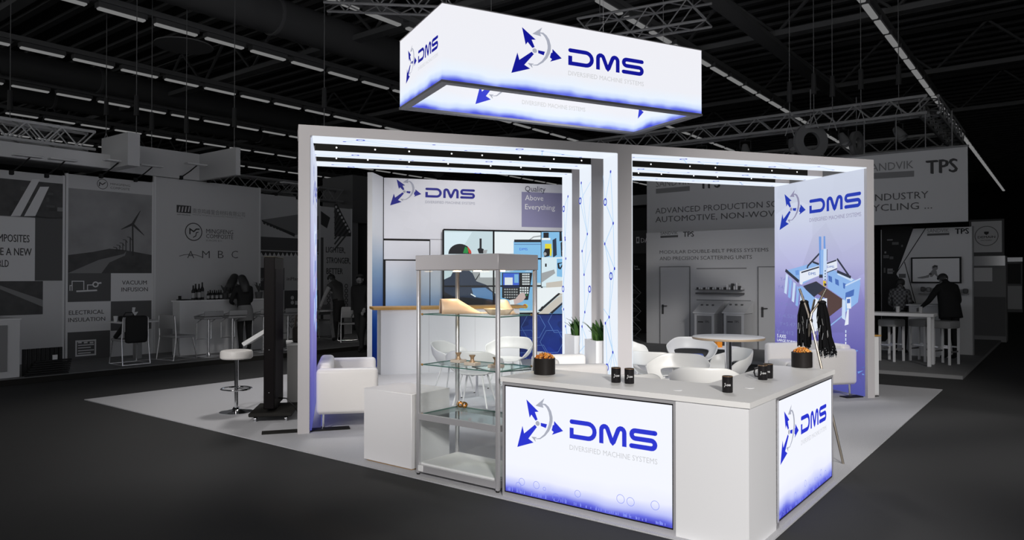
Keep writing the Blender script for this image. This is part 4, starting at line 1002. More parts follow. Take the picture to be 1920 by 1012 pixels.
for k, (px, ya, yb, Y, lab) in enumerate(((1508, 566, 652, 6.62, 'black lanyard bundle hanging left on the tripod, behind the snack pot'), (1541, 567, 668, 6.52, 'black lanyard bundle hanging right on the tripod with silver clips at its foot'))):
    d = ray(px, ya); top = Vector((0, 0, EYE)) + d * (Y / d.y); zb_ = EYE + ray(px, yb).z * Y / ray(px, yb).y
    t = thing('lanyard_bundle', lab, 'lanyards', tuple(top), 0, 'lanyard bundles'); H_ = top.z - zb_
    r2 = random.Random(k + 5); b = B(); c = B(); clipb = B()
    for i in range(90):
        a, q = r2.uniform(0, 6.28), math.sqrt(r2.random()); x, y = q * .052 * math.cos(a), q * .04 * math.sin(a)
        ln = H_ * r2.uniform(.80, 1.0); sp = 1 + .45 * (k == 1); dx = (.10 * k - .0) * .5
        pts = [(x * .6, y * .6, -.01 + .02 * (1 - q)), (x * 1.05 + dx * .2, y, -ln * .3), (x * 1.1 + dx * .6, y * 1.05, -ln * .7), (x * 1.1 * sp + dx, y * 1.1, -ln)]
        b.tube(pts, .0065, 4)
        if k == 1: clipb.ell((pts[-1][0], pts[-1][1], pts[-1][2] - .008), (.004, .004, .010), 6, 4)
    stuff(b.build('straps', STRAP, t))
    for i in range(12):
        a = r2.uniform(3.4, 6.0); x, y = .060 * math.cos(a), .052 * math.sin(a); z = -H_ * r2.uniform(.25, .62)
        B().tube([(x, y, z), (x + r2.uniform(-.012, .012), y, z - .06)], .0028, 6).build('silver_pen_clip', CHROME, t)
    if k == 1: stuff(clipb.build('strap_hooks', CHROME, t))
    B().ell((0, 0, 0), (.04, .035, .022), 12, 6).build('knot', STRAP, t)
# ================================================================ people
SKIN = mat('skin', grey(52), .6); HAIR = mat('dark_hair', grey(14), .5)
BK = mat('black_cloth', grey(11), .85); DKC = mat('charcoal_cloth', grey(26), .85); MIDC = mat('grey_cloth', grey(44), .85); LTC = mat('pale_shirt', grey(66), .85); SHOE = mat('black_shoe', grey(9), .4)
def person(label, loc, rz, h=1.72, lean=0.0, arms=None, legs=None, mats=None, head_pitch=0.0, hair='short', extra=None, bulk=1.0):
    """one skinned body; local +y is forward. mats: torso, sleeve, legs"""
    k = h / 1.72
    J = {'pel': (0, 0, .94), 'spi': (0, .01, 1.12), 'che': (0, .01, 1.32), 'nek': (0, .0, 1.47), 'hed': (0, .025, 1.585), 'top': (0, .02, 1.655), 'jaw': (0, .06, 1.545),
         'shL': (-.18, 0, 1.40), 'shR': (.18, 0, 1.40), 'hiL': (-.09, 0, .90), 'hiR': (.09, 0, .90)}
    ar = arms or {}
    J['elL'] = ar.get('elL', (-.24, -.03, 1.13)); J['elR'] = ar.get('elR', (.24, -.03, 1.13))
    J['wrL'] = ar.get('wrL', (-.25, .07, .90)); J['wrR'] = ar.get('wrR', (.25, .07, .90))
    lg = legs or {}
    J['knL'] = lg.get('knL', (-.10, .02, .50)); J['knR'] = lg.get('knR', (.10, .02, .50))
    J['anL'] = lg.get('anL', (-.10, -.02, .075)); J['anR'] = lg.get('anR', (.10, -.02, .075))
    for s_ in 'LR': a = J['an' + s_]; J['to' + s_] = (a[0] * 1.1, a[1] + .15, .035)
    for s_ in 'LR':
        a, c = Vector(J['el' + s_]), Vector(J['wr' + s_]); J['ha' + s_] = tuple(c + (c - a).normalized() * .07)
    up = ('spi', 'che', 'nek', 'hed', 'top', 'jaw', 'shL', 'shR', 'elL', 'elR', 'wrL', 'wrR', 'haL', 'haR')
    M = Matrix.Translation((0, 0, .94)) @ Matrix.Rotation(-rad(lean), 4, 'X') @ Matrix.Translation((0, 0, -.94))
    for n_ in up: J[n_] = tuple(M @ Vector(J[n_]))
    if head_pitch:
        c = Vector(J['nek']); M2 = Matrix.Translation(c) @ Matrix.Rotation(-rad(head_pitch), 4, 'X') @ Matrix.Translation(-c)
        for n_ in ('hed', 'top', 'jaw'): J[n_] = tuple(M2 @ Vector(J[n_]))
    RAD = {'pel': (.155, .115), 'spi': (.145, .11), 'che': (.165, .12), 'nek': (.055, .055), 'hed': (.078, .092), 'top': (.062, .07), 'jaw': (.05, .04),
           'sh': (.065, .065), 'el': (.047, .047), 'wr': (.033, .033), 'ha': (.036, .026), 'hi': (.095, .095), 'kn': (.065, .065), 'an': (.045, .045), 'to': (.042, .035)}
    E = [('pel', 'spi'), ('spi', 'che'), ('che', 'nek'), ('nek', 'hed'), ('hed', 'top'), ('hed', 'jaw')]
    for s_ in 'LR': E += [('che', 'sh' + s_), ('sh' + s_, 'el' + s_), ('el' + s_, 'wr' + s_), ('wr' + s_, 'ha' + s_), ('pel', 'hi' + s_), ('hi' + s_, 'kn' + s_), ('kn' + s_, 'an' + s_), ('an' + s_, 'to' + s_)]
    names = list(J); idx = {n_: i for i, n_ in enumerate(names)}
    me = bpy.data.meshes.new('body'); me.from_pydata([tuple(Vector(J[n_]) * k) for n_ in names], [(idx[a], idx[c]) for a, c in E], [])
    t = thing('person', label, 'person', loc, rz)
    o = bpy.data.objects.new('body', me); COL.objects.link(o); o.parent = t
    o.modifiers.new('skin', 'SKIN')
    for n_ in names:
        sv = me.skin_vertices[0].data[idx[n_]]; r = RAD.get(n_) or RAD[n_[:2]]
        f = bulk if n_[:2] in ('pe', 'sp', 'ch', 'sh', 'el', 'hi', 'kn') else 1
        sv.radius = (r[0] * k * f, r[1] * k * f); sv.use_root = (n_ == 'pel')
    md = o.modifiers.new('sub', 'SUBSURF'); md.levels = 2; md.render_levels = 2
    bake(o); me = o.data; me.materials.clear()
    T_, S_, L_ = mats or (BK, BK, BK)
    for mm in (SKIN, T_, S_, L_, SHOE): me.materials.append(mm)
    seg = [(Vector(J[a]) * k, Vector(J[c]) * k, a, c) for a, c in E]
    def zone(p):
        best = None
        for A, C_, a, c in seg:
            d = C_ - A; u = max(0, min(1, (p - A).dot(d) / d.length_squared)); dist = (p - A - d * u).length - .5 * sum(RAD.get(a[:3], RAD.get(a[:2], (.05, .05)))) / 2
            if best is None or dist < best[0]: best = (dist, a, c, u)
        _, a, c, u = best
        if c in ('hed', 'top', 'jaw'): return 0 if not (a == 'nek' and u < .15) else 1
        if c[:2] == 'ha': return 0
        if c[:2] in ('el', 'wr'): return 2 if not (c[:2] == 'wr' and u > .93) else 0
        if c[:2] == 'to' or (c[:2] == 'an' and u > .95): return 4
        if c[:2] in ('kn', 'an', 'hi'): return 3
        return 1 if not (a == 'pel' and u < .1) else 3
    me.polygons.foreach_set('material_index', [zone(p.center) for p in me.polygons])
    me.polygons.foreach_set('use_smooth', [True] * len(me.polygons))
    # fingers: four unequal bent fingers and a thumb on each hand
    for s_ in 'LR':
        w_, hnd = Vector(J['wr' + s_]), Vector(J['ha' + s_]); d = (hnd - w_).normalized(); side = d.cross(Vector((0, 0, 1)))
        side = side.normalized() if side.length > .1 else Vector((0, 1, 0)); dn = side.cross(d).normalized()
        fb = B()
        for i, ln in enumerate((.062, .072, .068, .052)):
            q = hnd + side * (i - 1.5) * .018; fb.tube([(q) * k, (q + d * ln * .55) * k, (q + d * ln * .85 - dn * .015) * k, (q + d * ln - dn * .032) * k], [.0095 * k, .009 * k, .008 * k, .006 * k], 6)
        q = w_ + d * .03 + side * -.03; fb.tube([q * k, (q - side * .025 + d * .025) * k, (q - side * .03 + d * .055) * k], [.011 * k, .010 * k, .007 * k], 6)
        fb.build('fingers', SKIN, o)
    # face and hair
    hc = Vector(J['hed']) * k; tp = Vector(J['top']) * k; up_ = (Vector(J['top']) - Vector(J['nek'])).normalized(); fw = Vector((0, 1, 0)); fw = (fw - up_ * fw.dot(up_)).normalized(); rt = fw.cross(up_)
    HM = Matrix(((rt.x, fw.x, up_.x, hc.x), (rt.y, fw.y, up_.y, hc.y), (rt.z, fw.z, up_.z, hc.z), (0, 0, 0, 1))) @ Matrix.Scale(k, 4)
    B().ell((0, .098, -.012), (.012, .016, .022), 6, 5, T=HM).build('nose', SKIN, o)
    for sx in (-1, 1):
        B().ell((sx * .032, .082, .012), (.011, .008, .006), 6, 4, T=HM).build('eye', HAIR, o); B().ell((sx * .082, .0, -.005), (.01, .018, .03), 6, 5, T=HM).build('ear', SKIN, o)
    B().ell((0, .088, -.052), (.022, .008, .005), 8, 4, T=HM).build('mouth', DKC, o)
    hb = B().ell((0, -.012, .028), (.092, .108, .098), 16, 12, T=HM, keep=lambda x, y, z: not (y > .15 and z < .45) and z > -.75)
    if hair == 'long':
        hb.tube([(0, -.03, .03), (0, -.06, -.08), (0, -.075, -.20), (0, -.06, -.30)], [.088, .10, .105, .07], 14, T=HM)
    hb.build('hair', HAIR, t)
    if extra:
        for nm, prof, mm, sy in extra:
            B().lathe([(r * k, z * k) for r, z in prof], 24, T=M @ Matrix.Diagonal((1, sy, 1, 1))).build(nm, mm, t)
    return t

# ================================================================ left neighbouring booth (hall grid, walls at y = const face the aisle)
W1 = mat('booth_white', grey(84), .7); W2 = mat('booth_light', grey(92), .7); W3 = mat('booth_mid', grey(52), .7); W4 = mat('booth_dark', grey(33), .7); W5 = mat('booth_ink', grey(22), .7); W6 = mat('booth_black', grey(12), .8)
PH1 = mat('photo_sky_grey', grey(60), .7, noise=.35, nscale=2.0); PH2 = mat('photo_dark_grey', grey(27), .7, noise=.5, nscale=5)
WB_ = 13.4; PLf = .09
def hthing(nm, lab, cat, a=0, b_=0, z=0, group=None, rz=0):
    return thing(nm, lab, cat, tuple(HALL.w(a, b_, z)), 52.5 + rz, group)
BOOTHFL = mat('booth_floor', grey(46), .7, noise=.2, nscale=6)
t = thing('booth_platform', 'raised grey floor platform of the left booths', 'platform', frame=HALL)
B().box(-2.5, 14, 11.4, 20, -.011, PLf).build('deck', BOOTHFL, t); B().box(-2.5, 14, 11.37, 11.40, -.011, PLf - .01).build('edge_trim', BLACKM, t)
PW = Plane(HALL, 'y', WB_, -1)
def aw(px, y=500, P_=None): return (P_ or PW).uv(px, y)[0]
def panel(nm, lab, x0, x1, ztop, m, pl=PW, d=.06, z0=PLf, cat='wall panel', edge=None):
    """upright booth panel; its printed face is the plane pl"""
    t = thing(nm, lab, cat, frame=HALL); a0, a1 = sorted((aw(x0, P_=pl), aw(x1, P_=pl)))
    B_ = B().box(a0, a1, pl.val, pl.val + d, z0, ztop) if pl.axis == 'y' else B().box(pl.val, pl.val + d, a0, a1, z0, ztop)
    B_.build('board', m, t)
    for e in (a0, a1):
        q = (e - .02, e + .02, pl.val - .004, pl.val + d) if pl.axis == 'y' else (pl.val - .004, pl.val + d, e - .02, e + .02)
        B().box(*q, z0, ztop + .01).build('edge_post', edge or W2, t)
    return t
# far-left composite panel
t = panel('graphic_panel', 'grey printed panel with cropped slogan at the left edge', -90, 119, 3.55, W1)
b = B(); P = PW
b.pxrect(P, -90, 335, 118, 405, .003, 0); b.pxpoly(P, [(20, 405), (60, 336), (75, 336), (38, 405)], .005, 2); b.pxpoly(P, [(45, 405), (75, 350), (92, 350), (66, 405)], .005, 2)
for i in range(14): x, y = R.uniform(0, 110), R.uniform(345, 400); b.pxrect(P, x, y, x + R.uniform(4, 16), y + R.uniform(2, 9), .004, R.choice((1, 1, 4, 3)))
b.pxrect(P, -90, 405, 65, 527, .004, 2); b.pxrect(P, 65, 406, 118, 526, .003, 1); b.pxrect(P, -90, 527, 80, 592, .003, 0); b.pxpoly(P, [(0, 535), (80, 562), (80, 575), (0, 542)], .005, 3)
b.pxtext(P, 'COMPOSITES', (-26, 453), (55, 453), 438, .006, 4, .02); b.pxtext(P, 'CREATE A NEW', (-48, 478), (59, 478), 463, .006, 4, .02); b.pxtext(P, 'WORLD', (-26, 500), (16, 500), 486, .006, 4, .02)
b.build('panel_print', [PH2, W4, W2, W3, W5], t)
# wind turbine panel
t = panel('graphic_panel', 'printed panel with wind turbine photograph and chequer of captions', 125, 286, 3.60, W1)
b = B()
b.pxrect(P, 127, 359, 285, 480, .003, 0)
b.pxpoly(P, [(127, 478), (175, 472), (205, 466), (230, 468), (285, 478), (285, 512), (127, 512)], .0035, 1)
b.pxpoly(P, [(127, 512), (185, 487), (232, 476), (237, 470), (234, 479), (205, 492), (190, 512)], .004, 2)
u, z = P.uv(248.5, 420)
b.strip(P, [P.uv(249, 479), P.uv(248.5, 420)], .03, .0045, 4)
for ex, ey in ((263, 395), (227, 430), (270, 441)): b.strip(P, [P.uv(248.5, 420), P.uv((248.5 + ex) / 2, (420 + ey) / 2), P.uv(ex, ey)], 0, .005, 4, [.05, .035, .01])
for i, (x, y0_) in enumerate(((244, 445), (236, 450), (230, 456), (224, 460), (218, 464))):
    b.strip(P, [P.uv(x, 471), P.uv(x, y0_)], .022 - i * .003, .0045, 4); b.strip(P, [P.uv(x - 6, y0_ - 1), P.uv(x, y0_), P.uv(x + 3, y0_ + 5)], .012, .0045, 4)
b.ring(P, P.uv(192, 345), .095, .012, .003, 3); b.strip(P, [P.uv(186, 349), P.uv(187, 342), P.uv(192, 346), P.uv(198, 342)], .018, .003, 4)
b.pxtext(P, 'MINGFENG', (207, 346.5), (244, 350), 342.5, .003, 3); b.pxtext(P, 'COMPOSITE', (207, 354), (243, 357), 349.5, .003, 3)
b.pxrect(P, 125, 511, 207.5, 565, .003, 5); b.pxrect(P, 207.5, 564, 284, 618, .003, 5); b.pxrect(P, 125, 621, 206, 674, .003, 5)
b.pxrect(P, 207.5, 510, 284, 563.5, .002, 6); b.pxrect(P, 125, 566, 207, 621, .002, 6)
b.pxtext(P, 'VACUUM', (228.6, 533.5), (275, 533), 525.5, .004, 7, .015); b.pxtext(P, 'INFUSION', (227.5, 546.5), (277, 545.5), 538.5, .004, 7, .015)
b.pxtext(P, 'ELECTRICAL', (129, 589.7), (195, 588), 581.5, .004, 7, .015); b.pxtext(P, 'INSULATION', (128, 603.5), (197, 601), 595.5, .004, 7, .015)
def pline(pts, w_=.016, m=6): b.strip(P, [P.uv(*q) for q in pts], w_, .004, m)
pline([(131, 545), (131, 535), (135, 535), (135, 545)]); pline([(135, 535), (135, 527), (157, 527), (157, 543)]); pline([(164, 544), (164, 534), (175, 534)]); pline([(143, 546), (182, 544)], .03); b.ring(P, P.uv(179, 533), .045, .025, .004, 6); pline([(184, 531), (190, 530)], .03)
b.pxpoly(P, [(248, 576), (254, 576), (252, 585), (259, 584), (249, 599), (251, 588), (247, 589)], .004, 6)
b.pxrect(P, 141, 637, 180, 667, .004, 6); b.pxrect(P, 144, 640, 177, 664, .0045, 5)
for i in range(3): b.pxrect(P, 146 + i * 11, 640.5, 153 + i * 11, 643.5, .005, 6)
for i in range(4): b.pxrect(P, 146, 645.5 + i * 5, 176 - (i % 2) * 6, 647.5 + i * 5, .005, 6)
b.build('panel_print', [PH1, PH2, W3, W4, W5, W4, W2, W5], t)
# white logo wall with the bar
t = panel('graphic_panel', 'plain pale wall with round emblem and widely spaced letters', 290, 487, 3.73, W1)
b = B()
b.ring(P, P.uv(363, 434.5), .185, .02, .003, 0, 36); b.strip(P, [P.uv(356, 439), P.uv(356, 429), P.uv(363, 434), P.uv(368, 429.5), P.uv(374, 429.5)], .03, .003, 0); b.strip(P, [P.uv(372, 435), P.uv(368, 436), P.uv(367, 442), P.uv(362, 445)], .02, .003, 0)
b.pxtext(P, 'MINGFENG', (386.5, 438), (437, 438.5), 429.5, .003, 0); b.pxtext(P, 'COMPOSITE', (386.5, 447), (437, 447.5), 439, .003, 0); b.pxtext(P, 'EUROPE B.V.', (386.5, 452.5), (417, 453), 449, .003, 1)
for ch_, x0_, x1_ in (('A', 351, 364), ('M', 379, 393), ('B', 408.5, 419), ('C', 434, 446)): b.pxtext(P, ch_, (x0_, 484), (x1_, 484), 469, .003, 0, -.012)
b.strip(P, [P.uv(336, 480), P.uv(345, 477.5), P.uv(356, 476.5), P.uv(368, 478), P.uv(379, 482)], .012, .003, 0)
b.pxrect(P, 331, 385, 358, 399, .003, 0)
for i in range(4): b.pxpoly(P, [(334 + i * 6, 397), (336 + i * 6, 387), (338 + i * 6, 387), (336.5 + i * 6, 397)], .004, 2)
b.pxtext(P, 'NMF MINGFENG', (332, 403.5), (357, 404), 401, .003, 0)
b.pxtext(P, '南京鸣峰复合材料有限公司', (361, 400), (459, 405), 392.5, .003, 1); b.pxtext(P, 'Nanjing Mingfeng Composite Material Co., Ltd', (361, 405), (455, 407.5), 403, .003, 1)
b.build('panel_print', [W5, W3, W1], t)
# plank graphic wall and strength slogan wall
P2 = Plane(HALL, 'y', 14.3, -1)
t = panel('graphic_panel', 'printed wall with honeycomb plank picture behind the kiosk', 480, 598, 3.72, W1, P2)
b = B(); P = P2
b.pxpoly(P, [(490, 412), (565, 401), (598, 405), (598, 430), (553, 441)], .003, 0); b.pxpoly(P, [(490, 412), (553, 438), (552, 444), (492, 416)], .004, 2)
for i in range(10): b.pxpoly(P, [(494 + i * 6, 415 + i * 2.5), (498 + i * 6, 417 + i * 2.5), (497 + i * 6, 421 + i * 2.4), (493 + i * 6, 419 + i * 2.4)], .005, 2)
b.pxrect(P, 484, 446, 598, 470, .003, 3); b.pxrect(P, 484, 472, 598, 480, .0035, 2)
for i in range(14): b.pxpoly(P, [(486 + i * 8, 481), (490 + i * 8, 473), (494 + i * 8, 481)], .004, 1)
b.pxrect(P, 484, 502, 533, 544, .003, 3); b.pxrect(P, 533, 544, 598, 585, .003, 3); b.pxtext(P, 'inPlank', (537.6, 525.5), (566, 525.5), 519, .004, 2, .01); b.pxtext(P, 'LIGHT', (487, 527), (494, 527), 521, .004, 1)
b.disc(P, P.uv(548, 558), .05, .004, 1); b.disc(P, P.uv(548, 567), .05, .004, 1); b.pxrect(P, 553, 564, 559, 571, .004, 1)
b.pxtext(P, 'CUSTOM', (537, 604), (568, 604), 596, .004, 2, .02); b.pxtext(P, 'ENGINEERING', (537, 613.5), (592, 613.5), 606, .004, 2, .02)
b.build('panel_print', [W3, W2, W5, W4], t)
t = panel('graphic_panel', 'printed wall with stacked tubes picture and three-word slogan', 600, 659, 3.55, W1, P2)
b = B()
b.pxpoly(P, [(627, 443), (627, 383), (632, 382), (659, 436), (659, 443)], .003, 0)
for i in range(8): x = 629 + i * 3.6; y = 388 + i * 6.6; b.strip(P, [P.uv(x, y), P.uv(627, y + (x - 627) * .9 + 9)], .05, .004, 1); b.disc(P, P.uv(x + 1, y), .035, .005, 2)
b.pxpoly(P, [(601, 395), (619, 408), (613, 428), (601, 420)], .003, 0); b.pxrect(P, 601, 445, 606, 600, .003, 1)
b.pxtext(P, 'LIGHTER,', (611, 473), (647, 474), 462, .004, 3, .03); b.pxtext(P, 'STRONGER,', (612, 493), (656.5, 494), 481.5, .004, 3, .03); b.pxtext(P, 'BETTER', (612, 513.5), (642.5, 513.5), 502, .004, 3, .03)
for i in range(5):
    for j in range(4): b.ring(P, P.uv(616 + j * 11, 536 + i * 9), .05, .02, .004, 0, 10)
b.build('panel_print', [W5, W4, W2, W5], t)
P3 = Plane(HALL, 'y', 15.2, -1)
t = thing('booth_tower', 'dark grey boxy tower beside the left wing of the back wall', 'tower', frame=HALL)
a0, a1 = aw(661, P_=P3), aw(712, P_=P3); zz = P3.uv(680, 418)[1]
B().box(a0, a1, 15.2, 16.6, zz, P3.uv(680, 330)[1]).build('upper_box', W4, t); B().box(a0, a0 + .25, 15.25, 16.4, PLf, zz).build('left_jamb', W3, t); B().box(a1 - .4, a1, 15.25, 16.4, PLf, zz).build('right_jamb', W4, t); B().box(a0, a1, 16.4, 16.5, PLf, zz).build('rear_board', W6, t)
# fascia, hanging cube sign
t = thing('fascia_board', 'long white fascia above the far-left panels', 'fascia', frame=HALL)
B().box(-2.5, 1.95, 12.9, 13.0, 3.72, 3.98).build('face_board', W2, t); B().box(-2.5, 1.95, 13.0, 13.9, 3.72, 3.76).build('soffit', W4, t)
t = thing('fascia_board', 'L-shaped white fascia above the emblem wall', 'fascia', frame=HALL)
B().box(2.2, 3.95, 13.3, 13.39, 3.735, 4.30).build('face_board', W1, t); B().box(3.95, 4.05, 11.9, 13.39, 3.74, 4.30).build('return_board', W1, t)
ms = thing('cube_sign', 'hanging white box sign with short block lettering over the left booth', 'sign', tuple(HALL.w(1.95, 12.2, 0)), 52.5)
B().box(0, .22, 0, 1.08, 3.72, 4.33).build('box', W1, ms); B().box(-.004, .224, -.004, 1.084, 4.33, 4.35).build('top_rim', W3, ms)
PC = mirror_u(Plane(HALL, 'x', 1.95, -1), 0.0); b = B()
b.pxtext(PC, 'mDC', (204, 302.5), (229, 298.5), 285 + 6, .004, 0, .04); b.pxtext(PC, '大东船舶', (232, 297), (244, 295), 288, .004, 1); b.build('sign_lettering', [W5, W3], ms, world=False)
o = ms.children[-1]; o.data.transform(wm(ms).inverted() @ HALL.M)
for px, py in ((22, 322), (88, 328), (190, 329), (255, 336), (340, 332), (392, 338), (518, 363), (558, 370)):
    pl = Plane(HALL, 'y', 12.88 if px < 200 else 13.28 if px < 480 else 14.27, -1); u, z = pl.uv(px, py)
    t = hthing('clip_lamp', 'clip-on arm lamp ' + {22: 'at the left edge above the cropped slogan panel', 88: 'above the right half of the cropped slogan panel', 190: 'above the middle of the wind turbine panel', 255: 'below the box sign above the wind turbine panel', 340: 'above the left half of the emblem wall', 392: 'above the right half of the emblem wall', 518: 'above the plank picture wall, left one', 558: 'above the plank picture wall beside the portal post'}[px], 'lamp', u, pl.val, z, 'clip-on arm lamps')
    B().tube([(0, .0, 0), (.10, -.16, .12), (.17, -.32, .24)], .012, 6).build('arm', W6, t); B().rbox(-.10, .34, -.44, -.28, .235, .265, .008, 1).build('lamp_head', W2, t); B().rbox(-.03, .03, -.03, .05, -.05, .03, .008, 1).build('clamp', W6, t)
lattice('booth_truss', 'front lattice truss above the far-left booth', HALL.w(-2.2, 13.6, 4.30), HALL.w(1.9, 13.6, 4.30), .34, .03, .014, .3, W2, group='booth trusses')
lattice('booth_truss', 'rear lattice truss above the far-left booth', HALL.w(-2.2, 15.2, 4.55), HALL.w(2.0, 15.2, 4.55), .34, .03, .014, .3, W2, group='booth trusses')
lattice('booth_truss', 'lattice truss above the plank picture wall', HALL.w(5.2, 15.0, 4.05), HALL.w(7.6, 15.0, 4.25), .30, .03, .014, .3, W3, group='booth trusses')
lattice('booth_truss', 'lattice truss seen through the left bay of the portal', HALL.w(7.3, 15.6, 4.05), HALL.w(9.6, 15.6, 4.05), .34, .03, .014, .3, W3, group='booth trusses')
# bar with bottles
def on_b(px, b_, z=0):       # hall point at aisle distance b_ behind pixel column px
    u = Plane(HALL, 'y', b_, -1).uv(px, 600)[0]; return HALL.w(u, b_, z)
ub0, ub1 = Plane(HALL, 'y', 12.5, -1).uv(337, 600)[0], Plane(HALL, 'y', 12.5, -1).uv(500, 600)[0]
t = hthing('booth_bar', 'pale bar counter with bottles in the left booth', 'counter', ub0, 12.5, PLf)
B().box(0, ub1 - ub0, 0, .28, 0, 1.07).build('body', W1, t); B().box(-.02, ub1 - ub0, -.02, .30, 1.07, 1.10).build('bar_top', W2, t)
BZ = PLf + 1.10
BGL = mat('dark_bottle', grey(12), .2); LBL = mat('bottle_label', grey(64), .6)
r2 = random.Random(2)
for i, (px, hh) in enumerate(((362, .30), (366.5, .33), (373, .33), (379, .36), (390, .18), (394, .20), (398, .19), (402, .2), (406, .19), (410, .2), (414, .2), (431, .24), (435, .26))):
    p = on_b(px, 12.57 + .11 * (i % 2), BZ); t = thing('bottle', ('tall dark bottle with pale label, %s from the left on the booth bar' if hh > .25 else 'short dark bottle, %s from the left on the booth bar') % nth(i + 1), 'bottle', tuple(p), 0, 'bottles on the booth bar'); r = .036 if hh > .25 else .028
    B().lathe([(0, 0), (r, 0), (r, hh * .62), (r * .45, hh * .76), (r * .4, hh), (0, hh)], 12).build('glass', BGL, t); B().lathe([(r * 1.02, hh * .15), (r * 1.02, hh * .48)], 12).build('label', LBL, t)
t = thing('tray', 'dark serving tray at the left end of the booth bar', 'tray', tuple(on_b(346, 12.63, BZ)), 52.5)
B().box(-.12, .10, -.1, .1, 0, .02).build('plate', W6, t); B().tube([(-.1, 0, .02), (-.1, 0, .09)], .03, 10).build('cup', W6, t)
def pot_plant(lab, p, s, seed):
    t = thing('potted_plant', lab, 'plant', tuple(p), 0, 'booth plants'); B().lathe([(0, 0), (.07 * s, 0), (.09 * s, .16 * s), (0, .16 * s)], 14).build('pot', W4, t)
    r = random.Random(seed)
    for i in range(16):
        a = r.uniform(0, 6.28); d = Vector((math.cos(a), math.sin(a), 0)); sd = Vector((-d.y, d.x, 0)) * .016 * s; o = Vector((0, 0, .15 * s)); l_ = r.uniform(.2, .34) * s
        m_ = o + d * l_ * .35 + Vector((0, 0, l_ * .7)); e_ = o + d * l_ * .9 + Vector((0, 0, l_ * .75))
        B().add([o - sd, o + sd, m_ + sd, e_, m_ - sd], [(0, 1, 2, 4), (4, 2, 3)], 0, True).build('leaf', mat('grey_leaf', grey(28), .5), t)
pot_plant('dark leafy pot plant in the middle of the booth bar', on_b(421, 12.68, BZ), .8, 1); pot_plant('spiky pot plant at the right end of the booth bar', on_b(485, 12.68, BZ), .9, 2)
# bar stools with frame backs
SM = mat('stool_seat_grey', grey(58), .5); CG = mat('grey_chrome', grey(90), .25, .8)
s0 = None
for px, lab in ((391, 'low-back bar stool at the booth bar, leftmost'), (436, 'low-back bar stool at the booth bar beside the woman'), (494, 'low-back bar stool at the booth bar, right of the woman'), (540, 'low-back bar stool seen right of the kiosk')):
    p = on_b(px, 11.95, PLf)
    if s0 is None:
        s0 = thing('booth_bar_stool', lab, 'stool', tuple(p), 52.5, 'booth bar stools')
        B().lathe([(0, 0), (.21, 0), (.21, .012), (.05, .03), (.03, .08), (0, .08)], 24).build('base', CG, s0); B().tube([(0, 0, .05), (0, 0, .74)], .026, 12).build('column', CG, s0)
        B().rbox(-.20, .20, -.19, .19, .74, .79, .02, 2).build('seat', SM, s0); B().rbox(-.20, .20, -.22, -.18, .80, .90, .015, 2).build('backrest', SM, s0)
        B().tube([(-.19, -.19, .86), (-.19, .19, .79), (.19, .19, .79), (.19, -.19, .86)], .012, 8).tube([(-.15, 0, .74), (-.15, .17, .66), (-.15, .17, .34), (.15, .17, .34), (.15, .17, .66), (.15, 0, .74)], .011, 8).build('frame', CG, s0)
    else: dup(s0, tuple(p), 52.5, lab)
# sled chairs and tables
c0 = None
def sled(lab, p, rz):
    global c0
    if c0 is None:
        c0 = thing('sled_chair', lab, 'chair', tuple(p), rz, 'booth sled chairs')
        B().rbox(-.23, .23, -.22, .22, .43, .47, .015, 2).build('seat', SM, c0); B().rbox(-.22, .22, .215, .235, .60, .86, .008, 2).build('backrest', SM, c0)
        for s_ in (-1, 1): B().tube([(s_ * .22, .235, .84), (s_ * .23, .21, .45), (s_ * .24, .27, .02), (s_ * .24, -.24, .02), (s_ * .22, -.16, .43)], .011, 8).build('sled_frame', CG, c0)
        B().tube([(-.24, -.24, .02), (.24, -.24, .02)], .011, 8).tube([(-.24, .27, .02), (.24, .27, .02)], .011, 8).build('cross_bar', CG, c0)
        return c0
    return dup(c0, tuple(p), rz, lab)
p = on_b(243, 11.85, PLf); sled('sled chair with a black jacket over its back in the left booth', p, 52.5 + 180)
jk = thing('jacket', 'black jacket draped over the back of a booth chair', 'jacket', tuple(p), 52.5 + 180)
B().rbox(-.20, .18, .16, .29, .40, .88, .05, 3).build('jacket_body', BK, jk); B().tube([(.12, .2, .80), (.20, .1, .62), (.22, -.05, .5)], [.05, .045, .04], 10).build('sleeve', BK, jk)
p = on_b(333, 11.9, PLf); sled('empty grey sled chair between the jacket chair and the bar', p, 52.5 + 100)
p = on_b(655, 12.3, PLf); sled('grey sled chair below the man in the waistcoat', p, 52.5 + 150)
p = on_b(596, 13.95, PLf); sled('grey sled chair half hidden by the left portal panel', p, 52.5 + 190)
def btable(lab, px, b_, w_, d_, h=.74):
    p = on_b(px, b_, PLf); t = thing('booth_table', lab, 'table', tuple(p), 52.5, 'booth tables')
    B().rbox(-w_ / 2, w_ / 2, -d_ / 2, d_ / 2, h - .025, h, .005, 1).build('table_top', W2, t); B().rbox(-.06, .06, -.06, .06, .02, h - .02, .006, 1).build('pedestal', W3, t); B().rbox(-.25, .25, -.25, .25, 0, .02, .004, 1).build('foot', W3, t); return p
p = btable('white booth table behind the chair with the jacket', 258, 12.5, .9, .6)
t = thing('handbag', 'dark bag lying on the white booth table', 'bag', (p.x - .10, p.y - .13, p.z + .74), 52.5); B().rbox(-.16, .16, -.09, .09, 0, .10, .03, 2).build('bag_body', BK, t); B().tube([(-.1, 0, .09), (-.06, 0, .16), (.06, 0, .16), (.1, 0, .09)], .01, 6).build('strap', BK, t)
